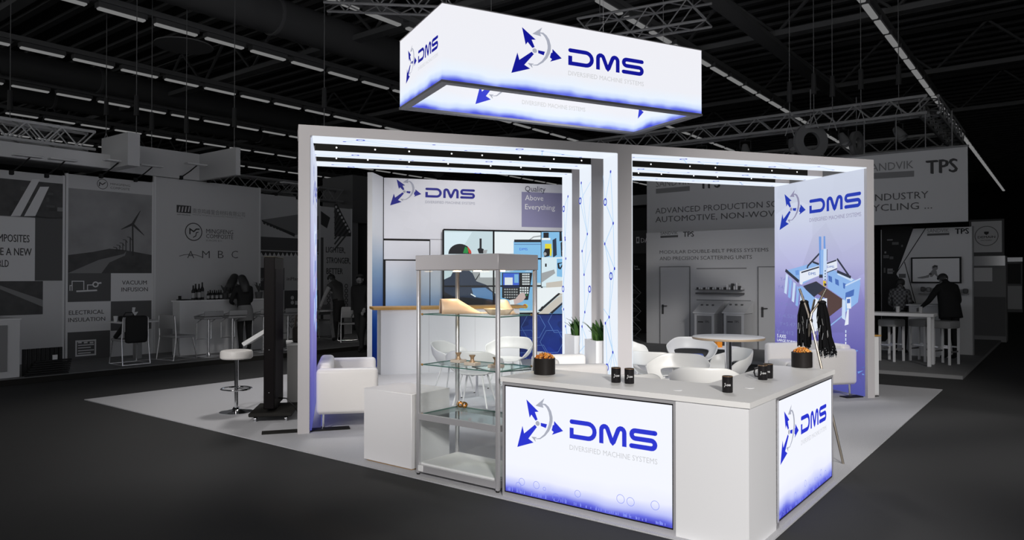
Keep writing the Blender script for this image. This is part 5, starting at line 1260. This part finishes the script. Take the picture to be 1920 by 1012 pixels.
t = thing('paper_cup', 'white paper cup at the end of the booth table', 'cup', (p.x - .40 * .609, p.y - .40 * .793, p.z + .74)); B().lathe([(0, 0), (.03, 0), (.038, .10), (.034, .10), (.028, .005), (0, .005)], 14).build('cup', W2, t); B().lathe([(.038, .1), (.041, .102), (.038, .104)], 14).build('lip', W2, t)
btable('white booth table the man in the waistcoat leans on', 628, 13.35, 1.3, .6)
# desk at far left with folded samples
P4 = Plane(HALL, 'y', 11.9, -1)
t = thing('booth_desk', 'white reception desk at the far left edge', 'desk', tuple(HALL.w(-2.0, 11.55, PLf)), 52.5)
B().box(0, 2.02, 0, .95, 0, .90).build('body', W1, t); B().box(.0, 1.85, -.012, 0, .1, .82).build('front_panel', W3, t); B().box(-.02, 2.04, -.02, .97, .90, .92).build('desk_top', W2, t)
for i, (dx, dy, w_, h_, lab) in enumerate(((1.0, .05, .45, .05, 'flat dark binder nearest on the far-left desk'), (1.05, .55, .5, .09, 'thick dark sample box at the back of the far-left desk'), (.4, .3, .4, .12, 'grey boxed sample left on the far-left desk'))):
    q = HALL.w(-2 + dx, 11.55 + dy, PLf + .92); o = thing('sample_box', lab, 'box', tuple(q), 52.5 + i * 8, 'desk samples'); B().rbox(0, w_, 0, .3, 0, h_, .006, 1).build('box', W4 if i != 2 else W3, o); B().box(.01, w_ - .01, -.002, .3, h_ * .4, h_ * .6).build('band', W6, o)
t = thing('book_holder', 'black tilted stand with brochures on the far-left desk', 'stand', tuple(HALL.w(-.3, 12.2, PLf + .92)), 52.5)
B().tube([(0, 0, 0), (0, 0, .2)], .015, 8).build('post', W6, t); B().box(-.18, .18, -.1, .1, .2, .215).build('tray', W6, t); B().rbox(-.12, .12, -.08, .08, 0, .012, .003, 1).build('foot', W6, t)
t = thing('stacked_panels', 'stack of dark ribbed panels leaning against the far-left desk', 'panels', tuple(HALL.w(.06, 11.44, PLf)), 52.5)
for i in range(7): B().rbox(.0 + i * .03, .62 + i * .015, -.02 + i * .02, .05 + i * .02, .0 + i * .033, .026 + i * .033, .003, 1).build('ribbed_sheet', W6, t)
for i in range(9): B().box(.02 + i * .065, .07 + i * .065, .16, .20, .0, .42).build('upright_rib', W6, t)
B().box(.44, .51, .14, .158, .22, .30).build('tag', W2, t)
# people on the left
person('woman with long dark hair and grey skirt leaning on the booth bar, from behind', tuple(on_b(459, 12.15, PLf)), 52.5, 1.64, 8, {'elL': (-.25, .12, 1.12), 'wrL': (-.10, .28, 1.10), 'elR': (.25, .12, 1.12), 'wrR': (.12, .28, 1.10)}, None, (BK, BK, BK), 5, 'long', [('skirt', [(.15, 1.02), (.175, .92), (.18, .68), (.16, .68)], MIDC, .8)])
person('woman with dark hair behind the booth bar looking right', tuple(on_b(437, 13.08, PLf)), 52.5 - 75, 1.66, 0, None, None, (DKC, DKC, BK), 12, 'long')
person('man in white shirt and grey waistcoat leaning over a table, seen from behind', tuple(on_b(636, 12.75, PLf)), 52.5 + 10, 1.72, 16, {'elL': (-.32, .12, 1.16), 'wrL': (-.36, .30, .92), 'elR': (.28, .1, 1.14), 'wrR': (.26, .30, .92)}, None, (DKC, LTC, BK), 28, 'short', None, 1.05)
person('man in dark suit walking past the left wing of the back wall', tuple(on_b(677, 11.0, 0)), 52.5 + 110, 1.74, 3, {'elL': (-.23, .06, 1.12), 'wrL': (-.2, .22, .95), 'elR': (.24, -.08, 1.12), 'wrR': (.25, -.05, .88)}, {'knL': (-.09, .12, .50), 'anL': (-.09, .14, .08), 'knR': (.09, -.04, .50), 'anR': (.09, -.22, .10)}, (BK, BK, BK), 0, 'short', None, 1.08)

# ================================================================ right neighbouring booth (walls at x = const face the aisle)
RA_ = 12.55
PR1 = mirror_u(Plane(HALL, 'x', RA_, -1), 0.0)
t = thing('booth_banner', 'huge hanging grey banner with company slogan behind the right panel', 'banner', frame=HALL)
u0_, u1_ = -PR1.uv(1213, 430)[0], -PR1.uv(1815, 400)[0]
B().box(RA_, RA_ + .05, u1_, u0_, 2.76, 4.24).build('banner_cloth', W1, t); B().box(RA_ - .01, RA_ + .06, u1_ - .02, u0_ + .02, 4.24, 4.28).build('top_bar', W3, t)
P = PR1
B().pxtext(P, 'SANDVIK', (1230, 351), (1293.5, 345), 338, .006, 0).build('lettering', [W3, W5, W4], t)
B().pxpoly(P, [(1230, 354), (1293.5, 348.5), (1293.5, 357.5), (1230, 363)], .006, 0).build('logo_bar', [W3, W5, W4], t)
B().pxtext(P, 'TPS', (1312, 354), (1350, 351), 334, .006, 1, .05).build('lettering', [W3, W5, W4], t)
B().pxtext(P, 'ADVANCED PRODUCTION SOLUTIONS FOR THE INDUSTRY', (1229, 397.5), (1741, 375), 386.5, .006, 2).build('lettering', [W3, W5, W4], t)
B().pxtext(P, 'AUTOMOTIVE, NON-WOVENS, TEXTILE, RECYCLING ...', (1229, 414.5), (1748, 393.5), 403.5, .006, 2).build('lettering', [W3, W5, W4], t)
B().pxtext(P, 'SANDVIK', (1624, 321), (1713, 316.5), 306, .006, 0).build('lettering', [W3, W5, W4], t)
B().pxpoly(P, [(1624, 325), (1714, 320), (1714, 331), (1624, 336.5)], .006, 0).build('logo_bar', [W3, W5, W4], t)
B().pxtext(P, 'TPS', (1737, 326), (1795, 322), 300, .006, 1, .05).build('lettering', [W3, W5, W4], t)
for px in (1620, 1680, 1735, 1785): u = -P.uv(px, 280)[0]; B().tube([(RA_ + .025, u, 4.28), (RA_ + .025, u, 5.0)], .012, 5).build('hanger', W3, t)
RB_ = 11.85; PR2 = mirror_u(Plane(HALL, 'x', RB_, -1), 0.0); RF = .05
t = thing('booth_platform', 'raised grey floor platform of the right booth', 'platform', frame=HALL); 
B().box(9.55, 19, -.15, 9.5, -.011, RF).build('deck', BOOTHFL, t); B().box(9.52, 9.55, -.15, 9.5, -.011, RF - .005).build('edge_trim', W3, t)
def rpanel(nm, lab, x0, x1, ztop, m, d=.08, pl=PR2, z0=RF):
    t = thing(nm, lab, 'wall panel', frame=HALL); a = sorted((-pl.uv(x0, 500)[0], -pl.uv(x1, 500)[0])); B().box(pl.val, pl.val + d, a[0], a[1], z0, ztop).build('board', m, t)
    B().box(pl.val - .003, pl.val + d + .003, a[0] - .012, a[0] + .012, z0, ztop + .01).build('edge_post', W3, t); return t
t = rpanel('booth_wall', 'grey booth wall with two doors and press systems lettering', 1212, 1470, 2.74, W1); P = PR2; b = B()
b.pxtext(P, 'SANDVIK', (1238.5, 440.5), (1271, 439), 434.5, .004, 1); b.pxpoly(P, [(1238.5, 442), (1271.5, 440.5), (1271.5, 444.5), (1238.5, 446)], .004, 1); b.pxtext(P, 'TPS', (1281, 444), (1301, 443), 434, .004, 2, .05)
b.pxtext(P, 'MODULAR DOUBLE-BELT PRESS SYSTEMS', (1237, 475), (1441, 472), 468.5, .004, 1); b.pxtext(P, 'AND PRECISION SCATTERING UNITS', (1237, 488), (1410, 485), 481, .004, 1); b.pxrect(P, 1306, 502, 1400, 504, .004, 0); b.pxrect(P, 1306, 562, 1408, 564, .004, 0)
b.build('wall_print', [W3, W4, W5], t)
for x0_, x1_, lab in ((1239, 1293, 'door'), (1423, 1470, 'door')):
    u0_, z1_ = P.uv(x0_, 501); u1_ = P.uv(x1_, 501)[0]; d = B(); d.box(RB_ - .02, RB_, -u1_, -u0_, RF, z1_); dd = d.build('door_leaf', W1, t)
    e = B()
    for q in ((u0_ - .02, u0_), (u1_, u1_ + .02)): e.box(RB_ - .03, RB_, -q[1], -q[0], RF, z1_ + .02)
    e.box(RB_ - .03, RB_, -u1_, -u0_, z1_, z1_ + .02); e.build('door_frame', W3, dd)
    hu = u0_ + .06 if x0_ < 1300 else P.uv(1430, 575)[0]; hz = P.uv(1246, 573)[1]
    B().tube([(RB_ - .02, -hu, hz), (RB_ - .07, -hu, hz), (RB_ - .07, -hu - .13, hz)], .012, 6).box(RB_ - .028, RB_ - .02, -hu - .025, -hu + .025, hz - .2, hz + .03).build('door_handle', W5, dd)
# shelf with samples on that wall
u0_, z0_ = P.uv(1309, 551); u1_ = P.uv(1396, 551)[0]
t = thing('sample_shelf', 'wall shelf with rows of small samples between the booth doors', 'shelf', frame=HALL); B().box(RB_ - .16, RB_, -u1_, -u0_, z0_, z0_ + .04).build('shelf_board', W4, t); B().box(RB_ - .16, RB_, -u1_, -u0_, P.uv(1309, 543)[1], P.uv(1309, 542)[1]).build('shelf_board', W4, t)
for i in range(20):
    u = u0_ + (i + .5) / 20 * (u1_ - u0_); B().box(RB_ - .12, RB_ - .04, -u - .018, -u + .018, P.uv(1309, 542)[1], P.uv(1309, 542)[1] + R.uniform(.04, .16 if i > 12 else .06)).build('sample_piece', W5 if i % 3 == 0 else W2, t)
for x0_, x1_, lab in ((1302, 1339, 'grey control console left of the wall shelf pair'), (1357, 1395, 'grey control console right of the wall shelf pair')):
    pl = mirror_u(Plane(HALL, 'x', 11.2, -1), 0.0); u0_, z1_ = pl.uv(x0_, 587); u1_ = pl.uv(x1_, 587)[0]
    t = thing('control_console', lab, 'console', frame=HALL, group='control consoles'); y0_, y1_ = -u1_, -u0_
    B().box(11.2, 11.7, y0_, y1_, RF, z1_).build('cabinet', W1, t); B().box(11.192, 11.2, y0_ + .06, y1_ - .06, RF + .05, z1_ - .05).build('cabinet_door', W3, t)
    B().add([(11.17, y0_ - .03, z1_), (11.17, y1_ + .03, z1_), (11.7, y1_ + .03, z1_), (11.7, y0_ - .03, z1_), (11.17, y0_ - .03, z1_ + .02), (11.17, y1_ + .03, z1_ + .02), (11.7, y1_ + .03, z1_ + .26), (11.7, y0_ - .03, z1_ + .26)], [(0, 1, 2, 3), (4, 5, 6, 7), (0, 1, 5, 4), (1, 2, 6, 5), (2, 3, 7, 6), (3, 0, 4, 7)]).build('sloped_desk', W2, t)
    for i in range(3): B().cyl(11.5, y0_ + .15 + i * .13, z1_ + .165, z1_ + .20, .025, 10).build('push_button', W4, t)
    q = mirror_u(Plane(HALL, 'x', 11.192, -1), 0.0); xm = (x0_ + x1_) / 2; bb = B(); bb.pxrect(q, xm - 12, 602, xm - 2, 604.5, .002, 0); bb.pxtext(q, 'TPS', (xm + 1, 605), (xm + 9, 605), 601, .002, 0, .05); bb.build('door_logo', W5, t)
# brochure rack and dark booth beyond
p = HALL.w(10.6, 6.35, RF)
t = thing('brochure_rack', 'black zigzag brochure rack beside the centre post', 'rack', tuple(p), 52.5)
for s_ in (-.13, .13):
    pts = [(0, s_, .02)]
    for i in range(7): pts.append((0, s_ + (.22 if i % 2 == 0 else 0.0), .2 + i * .21))
    B().tube(pts, .012, 6).build('zigzag_rail', W5, t)
for i in range(6):
    T = Matrix.Translation((0, .12 if i % 2 else .1, .22 + i * .21)) @ Matrix.Rotation(rad(24), 4, 'Y'); B().box(-.12, .12, -.16, .16, 0, .008, T=T).build('brochure_tray', W5, t); B().box(-.10, .10, -.1, .1, .009, .018, T=T).build('brochure', W3, t)
B().rbox(-.18, .18, -.2, .3, 0, .02, .004, 1).build('foot', W5, t)
PX = mirror_u(Plane(HALL, 'x', 14.5, -1), 0.0)
t = thing('dark_booth_wall', 'dark booth wall glimpsed right of the centre post', 'wall panel', frame=HALL); u0_, u1_ = -PX.uv(1150, 500)[0], -PX.uv(1216, 500)[0]
B().box(14.5, 14.6, u1_, u0_, 0, PX.uv(1200, 390)[1]).build('board', W6, t)
B().box(14.46, 14.5, u1_, u0_, PX.uv(1200, 475)[1], PX.uv(1200, 432)[1]).build('sign_panel', W5, t); bb = B(); PX2 = mirror_u(Plane(HALL, 'x', 14.46, -1), 0.0); bb.pxtext(PX2, 'DA', (1202, 455), (1216, 454), 446, .004, 0, .03); bb.pxrect(PX2, 1193, 444, 1199, 456, .004, 0); bb.pxrect(PX2, 1194.5, 446.5, 1197.5, 453, .006, 1); bb.pxtext(PX2, 'Diverse', (1189, 501), (1196, 500.5), 497, .004, 0); bb.pxtext(PX2, 'Textiles', (1189, 506), (1200, 505.5), 502, .004, 0); bb.build('sign_print', [W2, W5], t)
B().box(14.4, 14.5, u1_, u0_, PX.uv(1200, 385)[1], PX.uv(1200, 366)[1]).build('fascia', W3, t)
# right-hand display wall with television
RT_ = 13.35; PR3 = mirror_u(Plane(HALL, 'x', RT_, -1), 0.0); P = PR3
t = rpanel('booth_wall', 'grey booth wall with television and geometric lines at the far right', 1652, 1824, 2.70, W1, pl=PR3)
b = B()
b.pxtext(P, 'SANDVIK', (1738.5, 436.5), (1779.5, 435), 429, .004, 0); b.pxpoly(P, [(1738.5, 438), (1780, 436.5), (1780, 440.5), (1738.5, 442)], .004, 1); b.pxtext(P, 'TPS', (1791, 438.5), (1816.5, 437.5), 428, .004, 2, .05)
b.pxpoly(P, [(1653, 424), (1714, 424), (1681, 514), (1690, 528), (1716, 572), (1660, 640), (1653, 640)], .003, 2)
for i in range(12): x, y = R.uniform(1655, 1690), R.uniform(430, 560); b.pxrect(P, x, y, x + R.uniform(3, 14), y + R.uniform(2, 10), .004, R.choice((3, 1, 0)))
for pts in (((1738, 424), (1682, 510)), ((1696, 491), (1718, 572)), ((1700, 548), (1718, 573))): b.strip(P, [P.uv(*q) for q in pts], .015, .005, 2)
b.build('wall_print', [W3, W4, W6, W4], t)
tvp = mirror_u(Plane(HALL, 'x', RT_ - .06, -1), 0.0)
t = thing('television', 'wall television showing a crawling baby at the far right booth', 'television', frame=HALL); u0_, z1_ = tvp.uv(1708, 482.5); u1_, _ = tvp.uv(1802, 482.5); z0_ = tvp.uv(1708, 530.5)[1]
B().box(RT_ - .06, RT_, -u1_, -u0_, z0_, z1_).build('housing', W6, t); B().box(RT_ - .062, RT_ - .06, -u1_ + .03, -u0_ - .03, z0_ + .03, z1_ - .03).build('screen', W2, t)
b = B(); P = mirror_u(Plane(HALL, 'x', RT_ - .062, -1), 0.0)
b.pxpoly(P, [(1743, 512), (1749, 505), (1756, 507), (1757, 513), (1760, 519), (1757, 519), (1752, 514), (1748, 519), (1744, 519)], .003, 0); b.pxpoly(P, [(1720, 520), (1735, 517), (1743, 514), (1742, 520), (1730, 522), (1721, 521.5)], .003, 0); b.disc(P, P.uv(1753, 502), .055, .004, 0); b.strip(P, [P.uv(1749, 501), P.uv(1753, 498.5), P.uv(1758, 499.5)], .04, .005, 1); b.pxrect(P, 1742, 512, 1747, 515, .004, 1)
b.build('screen_picture', [W3, W5], t)
t = thing('sample_rail', 'small machine model rail under the far right television', 'model', frame=HALL)
for i, (x0_, x1_) in enumerate(((1727, 1735), (1738, 1746), (1750, 1770), (1775, 1800), (1806, 1816))): u0_, z_ = PR3.uv(x0_, 546 + i); u1_ = PR3.uv(x1_, 546)[0]; B().rbox(RT_ - .1, RT_, -u1_, -u0_, z_, z_ + .1, .02, 1).build('model_unit', W3 if i % 2 else W4, t)
u0_, z_ = PR3.uv(1724, 549); u1_ = PR3.uv(1817, 549)[0]; B().box(RT_ - .12, RT_, -u1_, -u0_, z_ - .02, z_).build('rail', W3, t)
# tall table, stools, desk
p = ground(1697, 682, RF); l = HALL.l(p); HT = .95
t = hthing('high_table', 'long white high table at the right booth', 'table', l.x, l.y, RF)
B().rbox(-.25, .25, -.5, .75, HT - .06, HT, .006, 1).build('table_top', W2, t)
for x, y in ((-.2, -.42), (.2, -.42), (-.2, .66), (.2, .66)): B().rbox(x - .03, x + .03, y - .03, y + .03, 0, HT - .06, .004, 1).build('leg', W2, t)
for i, (dx, dy, lab) in enumerate(((-.1, .1, 'small glass on the right booth high table'), (.05, -.25, 'second small glass near the end of the high table'))):
    q = HALL.w(l.x + dx, l.y + dy, RF + HT); o = thing('table_glass', lab, 'glass', tuple(q), 0, 'high table glasses'); B().lathe([(0, 0), (.03, 0), (.034, .11), (.03, .11), (.026, .01), (0, .01)], 12).build('tumbler', mat('grey_glass', grey(70), .2), o); B().lathe([(.034, .11), (.036, .112)], 12).build('rim', W2, o)
s0 = None
for px, py, lab in ((1774, 682, 'padded high stool in front of the man in the suit'), (1729, 676, 'padded high stool right of the high table'), (1672, 676, 'padded high stool behind the high table')):
    p = ground(px, py, RF)
    if s0 is None:
        s0 = thing('high_stool', lab, 'stool', tuple(p), 52.5 - 20, 'right booth high stools'); B().rbox(-.19, .19, -.17, .17, .66, .80, .03, 2).build('seat', SM, s0)
        for x in (-.16, .16):
            for y in (-.14, .14): B().rbox(x - .018, x + .018, y - .018, y + .018, 0, .67, .003, 1).build('leg', W2, s0)
        for q in ((-.16, .16, -.15, -.13, .22, .25), (-.16, .16, .13, .15, .22, .25), (-.17, -.15, -.14, .14, .3, .33), (.15, .17, -.14, .14, .3, .33)): B().box(*q).build('foot_rail', CG, s0)
    else: dup(s0, tuple(p), 52.5 - 20, lab)
p = ground(1735, 662, RF); l = HALL.l(p); l.x = 12.7
t = hthing('booth_desk', 'white slanted desk the man in the suit leans on', 'desk', l.x, l.y, RF); B().box(-.2, .35, -.5, .2, 0, 1.02).build('body', W1, t); B().rbox(-.25, .4, -.55, .25, 1.02, 1.05, .005, 1).build('desk_top', W2, t)
person('man in black suit leaning on a desk with one arm, seen from behind', tuple(ground(1782, 674, RF)), 52.5 - 45, 1.74, 10, {'elL': (-.34, .12, 1.14), 'wrL': (-.36, .30, 1.06), 'elR': (.24, .02, 1.12), 'wrR': (.2, .2, 1.0)}, None, (BK, BK, BK), 30, 'short', [('jacket', [(.20, 1.30), (.205, 1.1), (.215, .95), (.225, .80), (.20, .80)], BK, .72)], 1.12)
PLAID = bpy.data.materials.new('plaid_cloth'); PLAID.use_nodes = True; nt = PLAID.node_tree; ck = nt.nodes.new('ShaderNodeTexChecker'); ck.inputs['Scale'].default_value = 22; ck.inputs[1].default_value = grey(46); ck.inputs[2].default_value = grey(20); tc = nt.nodes.new('ShaderNodeTexCoord'); nt.links.new(tc.outputs['Object'], ck.inputs[0]); nt.links.new(ck.outputs[0], nt.nodes['Principled BSDF'].inputs['Base Color'])
person('person in checked shirt with short dark hair standing behind the high table', tuple(ground(1687, 662, RF)), 52.5 - 100, 1.60, 3, {'elL': (-.22, .02, 1.12), 'wrL': (-.1, .2, 1.0), 'elR': (.22, .02, 1.12), 'wrR': (.1, .2, 1.0)}, None, (PLAID, PLAID, BK), 12, 'short')
# truss ring with spotlights over the right booth
ZR = 5.35
def tz(px, py): d = ray(px, py); return Vector((0, 0, EYE)) + d * ((ZR - EYE) / d.z)
c1 = HALL.l(tz(1745, 197)); c2 = HALL.l(tz(1790, 262)); a_n, a_f, b_r = c1.x, c2.x, (c1.y + c2.y) / 2
ring = lattice('truss_ring', 'square lattice truss ring with spotlights above the right booth', HALL.w(a_n, b_r, ZR), HALL.w(a_n, b_r + 9.5, ZR), .36, .035, .016, .36, DK3)
for (a0, b0, a1, b1) in ((a_n, b_r, a_f, b_r), (a_f, b_r, a_f, b_r + 9.5), (a_n, b_r + 9.5, a_f, b_r + 9.5)): lattice('x', '', HALL.w(a0, b0, ZR), HALL.w(a1, b1, ZR), .36, .035, .016, .36, DK3, parent=ring)
for i, (px, py, on) in enumerate(((1340, 270, 1), (1400, 268, 1), (1480, 245, 0), (1550, 258, 0), (1612, 235, 0), (1680, 232, 0))):
    d = ray(px, py); l = HALL.I @ (Vector((0, 0, EYE)) + d * ((ZR - .45 - EYE) / d.z)); q = HALL.w(a_n + .18, b_r + .6 + (5 - i) * 1.15, ZR - .22)
    t = thing('stage_spotlight', 'stage spotlight under the truss ring, ' + ('glowing warm, leftmost', 'glowing warm, second from the left', 'dark, third from the left', 'dark, left of the small round letter', 'dark, second from the right corner', 'dark, nearest the right corner')[i], 'spotlight', tuple(q), 52.5 + i * 13, 'truss ring spotlights')
    T = Matrix.Translation((0, 0, -.28)) @ Matrix.Rotation(rad(35), 4, 'Y'); B().lathe([(0, .16), (.07, .15), (.10, .02), (.12, -.16), (.115, -.16), (.09, .0), (0, .1)], 18, T=T).build('lamp_can', DK2, t)
    B().tube([(0, -.13, -.28), (0, -.13, -.05), (0, .13, -.05), (0, .13, -.28)], .012, 6).build('yoke', DK, t); B().tube([(0, 0, -.05), (0, 0, .06)], .02, 8).build('clamp', DK, t)
    B().lathe([(0, -.10), (.10, -.10)], 16, T=T).build('lens', mat('warm_lens', (.9, .6, .3, 1), emit=.9) if on else W2, t)
for i, (px, py, s_) in enumerate(((1520, 265, .42), (1606, 270, .30))):
    d = ray(px, py); q = Vector((0, 0, EYE)) + d * (17.0 / d.y); t = thing('hanging_letter', ('large' if i == 0 else 'small') + ' pale round letter hanging inside the truss ring', 'letter', tuple(q), 10 + i * 30)
    B().lathe([(s_ * .5, -.05), (s_, -.05), (s_, .05), (s_ * .5, .05), (s_ * .5, -.05)], 32, T=Matrix.Rotation(rad(90), 4, 'X')).build('letter_body', W3, t); B().tube([(0, 0, s_), (0, 0, s_ + .8)], .01, 5).build('wire', DK3, t)
# far right machines and stand units
def stand_unit(lab, px, py, w_, d_, h, parts):
    p = ground(px, py); t = thing('exhibit_unit', lab, 'machine', tuple(p), 52.5 - 90); B().box(-w_ / 2, w_ / 2, 0, d_, 0, h).build('body', W3, t)
    for nm, q, m in parts: B().box(*q).build(nm, m, t)
    return t
def emblem(par, w_, z, r, txt):
    class Q:
        def P(s, u, zz, off=0.0): return (u, -.012 - off, zz)
    b = B(); b.ring(Q(), (0, z), r, .02, .002, 0, 30); b.poly(Q(), [(-r * .2, z + r * .45), (r * .2, z + r * .45), (r * .2, z + r * .25), (0, z + r * .1), (-r * .2, z + r * .25)], .003, 1); b.text(Q(), txt, -r * .75, r * .75, z - r * .22, r * .24, .003, 1, .03); b.text(Q(), 'MACHINERY', -r * .5, r * .5, z - r * .5, r * .11, .003, 1); b.build('emblem', [W3, W5], par)
t = stand_unit('tall grey machine unit with round emblem near the right edge', 1851, 640, .82, .6, 2.2, [('front_panel', (-.36, .36, -.01, 0, 1.2, 2.2), W3), ('chrome_hood', (-.40, .40, -.12, .3, 1.95, 2.2), CG), ('notice', (-.30, .12, -.03, -.01, 1.55, 1.9), W2), ('lower_cover', (-.40, .40, -.02, 0, .15, 1.15), W4), ('sign_frame', (-.38, .38, .0, .06, 2.2, 3.15), W4), ('sign_board', (-.33, .33, -.01, 0, 2.3, 3.1), W2)])
emblem(t, .6, 2.72, .25, 'DEMAIN')
t = stand_unit('grey machine unit with round emblem at the very right edge', 1896, 585, .9, .7, 2.6, [('window', (-.38, .38, -.02, 0, 1.35, 2.3), W5), ('front_panel', (-.42, .42, -.02, -.005, .15, 1.25), W2), ('top_cover', (-.46, .46, -.05, .7, 2.4, 2.6), CG)])
emblem(t, .6, .72, .30, 'DEMAIN')
p = ground(1846, 623)
t = thing('laptop_desk', 'white counter with half-round dark emblem near the right edge', 'counter', tuple(p), 52.5 - 90); B().box(-.38, .38, -.3, .3, 0.03, 1.0).build('body', W1, t); B().rbox(-.42, .42, -.34, .34, 1.0, 1.03, .004, 1).build('counter_top', W2, t); B().box(-.36, .36, -.28, .28, 0, .03).build('base', W6, t)
class Q5:
    def P(s, u, zz, off=0.0): return (u, -.30 - off, zz)
b = B(); b.poly(Q5(), arc(-.02, .68, .25, .25, 90, -90, 16), .003, 0); b.text(Q5(), '50', -.26, -.06, .60, .15, .003, 1); b.text(Q5(), 'iT', .02, .15, .60, .15, .004, 2, .03); b.build('counter_emblem', [W6, W5, W2], t)
t = thing('laptop', 'open laptop on the counter near the right edge', 'laptop', (p.x, p.y, 1.03), 52.5 - 90); B().rbox(-.18, .18, -.12, .12, 0, .018, .004, 1).build('keyboard_base', W4, t)
T = Matrix.Translation((0, .12, .02)) @ Matrix.Rotation(rad(-18), 4, 'X'); B().rbox(-.18, .18, -.006, .006, 0, .25, .004, 1, T=T).build('lid', W6, t); B().box(-.165, .165, -.008, -.006, .02, .235, T=T).build('screen', W2, t)
# dark curtain, far gantry and window strip beyond
t = thing('stage_curtain', 'tall black curtain at the right edge of the hall', 'curtain', frame=HALL)
for i in range(16): B().lathe([(.35, .8), (.35, 8.2)], 8, 30.5, -3.2 - i * .55).build('curtain_fold', W6, t)
B().tube([(30.5, -2.8, 8.2), (30.5, -12.5, 8.2)], .08, 8).build('curtain_rail', W4, t)
for i in range(6):
    y_ = -1.2 - i * 2.6
    o = struct(B().box(73.9, 74.0, y_ - 2.3, y_, 6.9, 8.6).build('window_%d' % (i + 1), win, frame=HALL)); B().box(73.86, 73.9, y_ - 1.2, y_ - 1.1, 6.9, 8.6).box(73.86, 73.9, y_ - 2.35, y_ + .05, 6.85, 6.92).build('window_frame', W6, o)
t = thing('support_mast', 'slim vertical mast with hanging cable near the right edge', 'mast', tuple(HALL.w(22, -4.4, 0))); B().tube([(0, 0, 0), (0, 0, 6.2)], .07, 8).build('pole', W4, t); B().box(-.25, .25, -.25, .25, 0, .05).build('foot_plate', W6, t)
lattice('far_truss', 'low truss with lamps beyond the machines at the right edge', HALL.w(24, -2.0, 2.6), HALL.w(24, -9, 2.6), .3, .03, .014, .35, W4)
